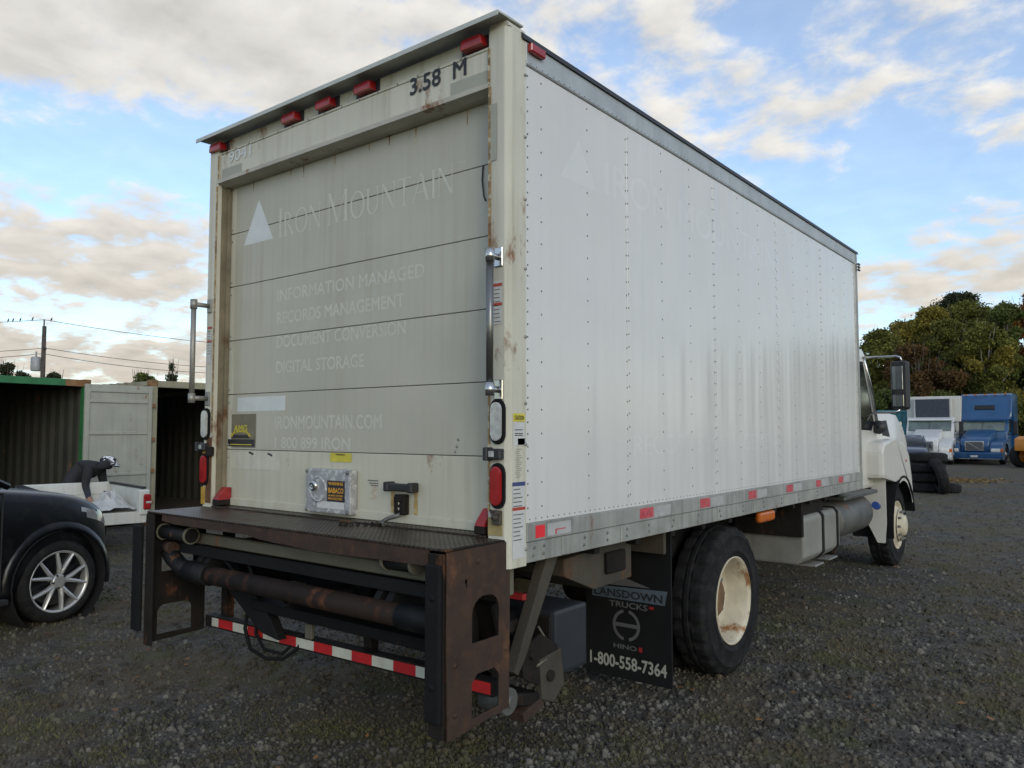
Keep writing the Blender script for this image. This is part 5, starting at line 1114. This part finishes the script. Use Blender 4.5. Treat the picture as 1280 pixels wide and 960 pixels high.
blue = mat('truck_blue', (.009,.070,.18), .3, var=.12, scale=1.5, coat=.5, streak=.15)
wht = mat('truck_white', (.58,.58,.56), .35, var=.06, scale=2, coat=.3, streak=.2)
semi(gpos(1216, 38.6), toward-.72, 'blue sleeper tractor unit facing the yard in front of the trees', blue, True, 3.62)
semi(gpos(1153, 38.6), toward-.62, 'white day-cab truck with refrigerated box beside the blue tractor', wht, False, 3.5, True)
# tyre stack
def tyre_at(loc, label, R=.50, Wd=.27, rot=None, group=None, hub=False):
    b = MB(); h = Wd/2
    b.lathe([(R*.56,-h+.03),(R*.60,-h+.004),(R*.75,-h),(R*.92,-h+.02),(R*.985,-h+.05),(R,-h+.08),(R,h-.08),(R*.985,h-.05),(R*.92,h-.02),(R*.75,h),(R*.60,h-.004),(R*.56,h-.03)], (0,0,0), (0,0,1), 48, lambda j,i: -.012 if (j in (4,5,6,7) and i%4>1) else 0)
    o = b.obj('old_tyre', tyre_m, loc=loc)
    if rot: o.rotation_euler = rot
    tag(o, label, 'tyre', group)
    if hub:
        b = MB(); b.lathe([(R*.57,.09),(R*.4,.03),(R*.2,.05),(.02,.06)], (0,0,0), (0,0,1), 24); b.obj('rim', wheel_cream, o)
    return o
pos = gpos(1156, 21.6)
for k,l in enumerate(('bottom tyre of the black stack','second tyre up in the black stack','third tyre up in the black stack','top tyre of the black stack')):
    tyre_at(pos+Vector((.03*math.sin(k*2.3),.03*math.cos(k*1.7),.135+.27*k)), l+' on the gravel', group='tyres in the stack')
tyre_at(gpos(1171, 20.9)+Vector((0,0,.47)), 'mounted truck wheel leaning against the tyre stack', .48, .26, (rad(76),0,YAW*-1+rad(75)), hub=True)
tyre_at(gpos(1181, 21.4)+Vector((0,0,.12)), 'small tyre lying flat beside the tyre stack', .34, .24)
# orange loader at the right edge
def loader(loc, rz):
    t = empty('orange_loader', loc, rz, 'orange wheel loader parked beside the blue tractor', 'loader'); om = mat('loader_orange',(.62,.22,.015),.45,var=.15,scale=3,streak=.4)
    b = MB(); b.prism([(0,.75),(0,1.30),(.25,1.42),(1.6,1.42),(1.75,1.1),(1.75,.7)], 'Y', -.55, .55, .05); b.obj('engine_cover', om, t, True)
    b = MB()
    for x in (1.5,2.55):
        for y in (-.55,.55): b.box(x-.04,x+.04,y-.04,y+.04,1.2,2.5,.01)
    b.box(1.45,2.65,-.62,.62,2.5,2.58,.02); b.obj('canopy', om, t)
    b = MB(); b.box(1.5,3.0,-.5,.5,.6,1.15,.04); b.obj('chassis', dull_black, t)
    for x in (.55,2.6):
        for y in (-.72,.72): simple_wheel(t, x, y, .52, .38, om)
    for y in (-.35,.35): b = MB(); b.prism([(2.6,1.2),(2.8,1.35),(4.0,.55),(3.9,.42)], 'Y', y-.05, y+.05, .01); b.obj('lift_arm', om, t)
    b = MB(); b.prism([(3.85,.15),(4.6,.15),(4.62,.2),(4.0,.25),(3.95,.75),(3.85,.75)], 'Y', -.9, .9); b.obj('bucket', om, t)
loader(gpos(1279, 35), math.atan2(RR.y+FF.y*.25, RR.x+FF.x*.25))
# straw
def straw(n):
    c = gpos(1193, 26.2); P = np.array([c.x,c.y]) + np.random.randn(n,2)*np.array([.5,.55]); a = np.random.rand(n)*6.28; l = .05+.1*np.random.rand(n); V = np.zeros((n,3,3))
    V[:,0,:2] = P; V[:,1,:2] = P+np.stack([np.cos(a)*l,np.sin(a)*l],1); V[:,2,:2] = P+np.stack([np.cos(a+.2)*l,np.sin(a+.2)*l],1); V[:,:,2] = GZ+.01+.05*np.random.rand(n,3); yield V.reshape(-1,3), np.arange(n*3).reshape(-1,3)
scatter('straw', 2500, straw, mat('straw',(.19,.125,.045),.8,var=.3,island=.4), 'patch of dry yellow straw on the gravel beside the tyres', 'straw')

# ------------------------------------------------------------------ trees
bark = mat('bark', (.09,.075,.06), .9, var=.3, scale=6, bump=.4, bscale=20)
bark_pale = mat('bark_pale', (.30,.29,.26), .9, var=.3, scale=6)
FOL = {'olive': mat('leaf_olive',(.17,.17,.04),.75,var=.35,scale=.8,island=.55,spec=.2), 'green': mat('leaf_green',(.11,.135,.036),.75,var=.35,scale=.8,island=.55,spec=.2), 'gold': mat('leaf_gold',(.24,.20,.04),.75,var=.35,scale=.8,island=.5,spec=.2),
       'rust': mat('leaf_rust',(.135,.080,.032),.75,var=.35,scale=.8,island=.55,spec=.2), 'dark': mat('needle_dark',(.055,.066,.032),.8,var=.35,scale=.8,island=.5,spec=.2), 'amber': mat('leaf_amber',(.25,.11,.022),.75,var=.35,scale=.8,island=.5,spec=.2)}
for m_ in list(FOL.values()):
    nt = m_.node_tree; N = nt.nodes; L = nt.links; P_b = N['Principled BSDF']; tr_ = N.new('ShaderNodeBsdfTranslucent'); mxs = N.new('ShaderNodeMixShader'); mxs.inputs[0].default_value = .42
    L.new(P_b.inputs['Base Color'].links[0].from_socket, tr_.inputs['Color']); L.new(P_b.outputs[0], mxs.inputs[1]); L.new(tr_.outputs[0], mxs.inputs[2]); L.new(mxs.outputs[0], N['Material Output'].inputs['Surface'])
def tree(px, depth, H, Wd, kind, label, trunk=bark, n=5200, seed=0, base=.18, conifer=False, size=.16, z0=None):
    rs = np.random.RandomState(seed*7+11); loc = gpos(px, depth); t = empty('tree', loc, 0, label, 'tree', 'trees around the yard')
    b = MB(); lean = rs.randn(2)*.02*H; b.tube([(0,0,-.05),(lean[0]*.4,lean[1]*.4,H*.35),(lean[0],lean[1],H*.7),(lean[0]*1.2,lean[1]*1.2,H*.95)], [.022*H,.016*H,.008*H,.002*H], 8)
    lobes = []
    if conifer:
        for k in range(9):
            f = base+(.97-base)*k/8; r = Wd*.5*(1.05-f)*(.8+.4*rs.rand())
            for q in range(4): a = rs.rand()*6.28; lobes.append((lean[0]*f+math.cos(a)*r*.55, lean[1]*f+math.sin(a)*r*.55, f*H, r*.7+.1, H*.05))
    else:
        for k in range(46):
            f = base+.05+(.95-base)*rs.rand()**.8; prof = math.sin(min(1,(f-base+.12)/(1.1-base))*math.pi)**.6; a = rs.rand()*6.28; r = Wd*.5*prof*rs.rand()**.5
            s = Wd*(.055+.10*rs.rand()); lobes.append((lean[0]+math.cos(a)*r, lean[1]+math.sin(a)*r, min(f*H, H-s*.5), s, s*.75))
        for l in lobes[:12]: b.tube([(lean[0]*.5,lean[1]*.5,H*(.2+.25*rs.rand())),((l[0]+lean[0])*.5,(l[1]+lean[1])*.5,l[2]*.8),(l[0],l[1],l[2])], [.007*H,.004*H,.0015*H], 5)
    for k in range(14):
        a = rs.rand()*6.28; r = Wd*.22*rs.rand(); z = H*(.72+.2*rs.rand()); b.tube([(lean[0]+math.cos(a)*r*.5,lean[1]+math.sin(a)*r*.5,z-.8),(lean[0]+math.cos(a)*r,lean[1]+math.sin(a)*r,z),(lean[0]+math.cos(a)*r*1.3,lean[1]+math.sin(a)*r*1.3,min(H*1.06,z+1.0+.5*rs.rand()))], [.03,.018,.006], 4)
    b.obj('trunk', trunk, t)
    wts = np.array([l[3]**2 for l in lobes]); idx = rs.choice(len(lobes), n, p=wts/wts.sum()); Lb = np.array(lobes)[idx]
    d = rs.randn(n,3); d /= np.linalg.norm(d,axis=1)[:,None]; rr = rs.rand(n,1)**.5*(1.0+.45*rs.rand(n,1)*(rs.rand(n,1)>.85)); P = Lb[:,:3] + d*rr*Lb[:,[3,3,4]]; P[:,2] = P[:,2].clip(.1)
    s = size*(.6+.8*rs.rand(n,1)); u = rs.randn(n,3); u /= np.linalg.norm(u,axis=1)[:,None]; w = np.cross(u, rs.randn(n,3)); w /= np.linalg.norm(w,axis=1)[:,None]
    V = np.stack([P-u*s, P-w*s*.55+u*s*.1, P+u*s, P+w*s*.55+u*s*.1],1).reshape(-1,3); F = np.arange(n*4).reshape(-1,4)
    me = bpy.data.meshes.new('crown'); me.vertices.add(len(V)); me.vertices.foreach_set('co', V.astype(np.float32).ravel()); me.loops.add(F.size); me.loops.foreach_set('vertex_index', F.astype(np.int32).ravel()); me.polygons.add(n); me.polygons.foreach_set('loop_start', np.arange(0,F.size,4,dtype=np.int32)); me.update(calc_edges=True)
    me.materials.append(FOL[kind]); o = bpy.data.objects.new('crown', me); COL.objects.link(o); o.parent = t
    return t
TREES = [ # column, depth, height, width, foliage, trunk, conifer, label
 (1062,58,7.6,6.5,'green',0,0,'rounded green tree showing beside the box truck front'),
 (1100,54,8.6,5.5,'olive',0,0,'olive green tree behind the side mirror'),
 (1128,57,9.6,5.5,'gold',0,0,'yellow-green tree with thin crown above the mirror'),
 (1150,51,7.2,6.0,'rust',0,0,'rust brown tree behind the refrigerated truck box'),
 (1160,60,11.0,6.0,'gold',0,0,'tall yellowing tree with twiggy top in the wood'),
 (1182,55,9.4,5.2,'olive',0,0,'olive green tree rising behind the white truck'),
 (1195,64,12.9,7.5,'dark',0,0,'tallest dark spruce-like tree topping the wood'),
 (1218,63,12.7,7.0,'dark',0,0,'tall dark twiggy tree at the top of the wood'),
 (1208,52,7.4,5.5,'green',0,0,'leafy green tree standing right behind the blue tractor'),
 (1228,51,8.6,4.6,'olive',1,0,'pale-stemmed birch with olive leaves above the blue tractor'),
 (1238,50.6,7.6,4.4,'gold',1,0,'yellowing birch with pale stem beside the blue sleeper'),
 (1256,62,11.9,3.0,'dark',0,1,'narrow dark conifer with pointed top above the wood'),
 (1266,53,10.2,5.8,'green',0,0,'dense green tree behind the orange loader'),
 (1286,55,11.4,6.4,'amber',0,0,'amber orange maple at the edge of the wood'),
 (1326,54,10.6,6.5,'rust',0,0,'brown leaved tree beyond the orange maple'),
 (1385,56,9.6,7.0,'olive',0,0,'wide olive tree past the orange loader'),
 (1020,60,8.2,6.5,'olive',0,0,'olive tree standing behind the box truck cab'),
 (970,62,8.0,7,'green',0,0,'green tree hidden behind the cargo box'),
 (1115,50,4.2,5.5,'green',0,0,'low green bush tree behind the teal container'),
 (1175,49.5,4.0,6,'green',0,0,'low dark green bush behind the refrigerated box'),
 (1245,49.5,4.2,6,'olive',0,0,'low olive bush behind the blue sleeper cab'),
 (1300,49.5,4.2,6,'green',0,0,'low green bush behind the loader canopy'),
 (1207,61,11.7,6.5,'olive',0,0,'olive tree between the two tall dark crowns'),
 (1172,62,11.2,6,'dark',0,0,'dark crown next to the tall yellowing tree'),
 (1238,60,11.2,5.5,'olive',0,0,'olive crown under the narrow conifer'),
 (1140,61,10.2,5.5,'olive',0,0,'olive crown above the rust brown tree'),
 (1450,52,9.5,7,'green',0,0,'broad green tree past the wide olive one'),
 (1540,50,9.0,7,'olive',0,0,'olive tree at the bend of the wood'),
 (1660,47,9.5,7.5,'green',0,0,'green tree along the side of the yard'),
 (1820,44,9.0,7.5,'gold',0,0,'yellow-green tree along the side of the yard'),
 (2050,40,9.0,7.5,'green',0,0,'last green tree along the side of the yard'),
 (16,50,5.9,3.4,'dark',0,0,'dark bushy tree poking above the green container'),
 (64,52,5.5,2.6,'dark',0,0,'dark shrub tree at the foot of the transformer pole'),
 (178,46,5.0,3.0,'green',0,0,'low tree top showing above the cream container'),
 (212,44,5.4,2.2,'dark',0,1,'small dark conifer peeking over the cream container'),
 (38,54,4.8,2.6,'dark',0,0,'thin dark tree beside the transformer can')]
for i,(px,d,h,w,k,tr,cf,lab) in enumerate(TREES): tree(px,d,h,w,k,lab,bark_pale if tr else bark,26000 if px > 1000 and h > 6 else 12000,i,(.42 if tr else .12) if h > 6 else .08,bool(cf),.095 if px > 900 else .08)
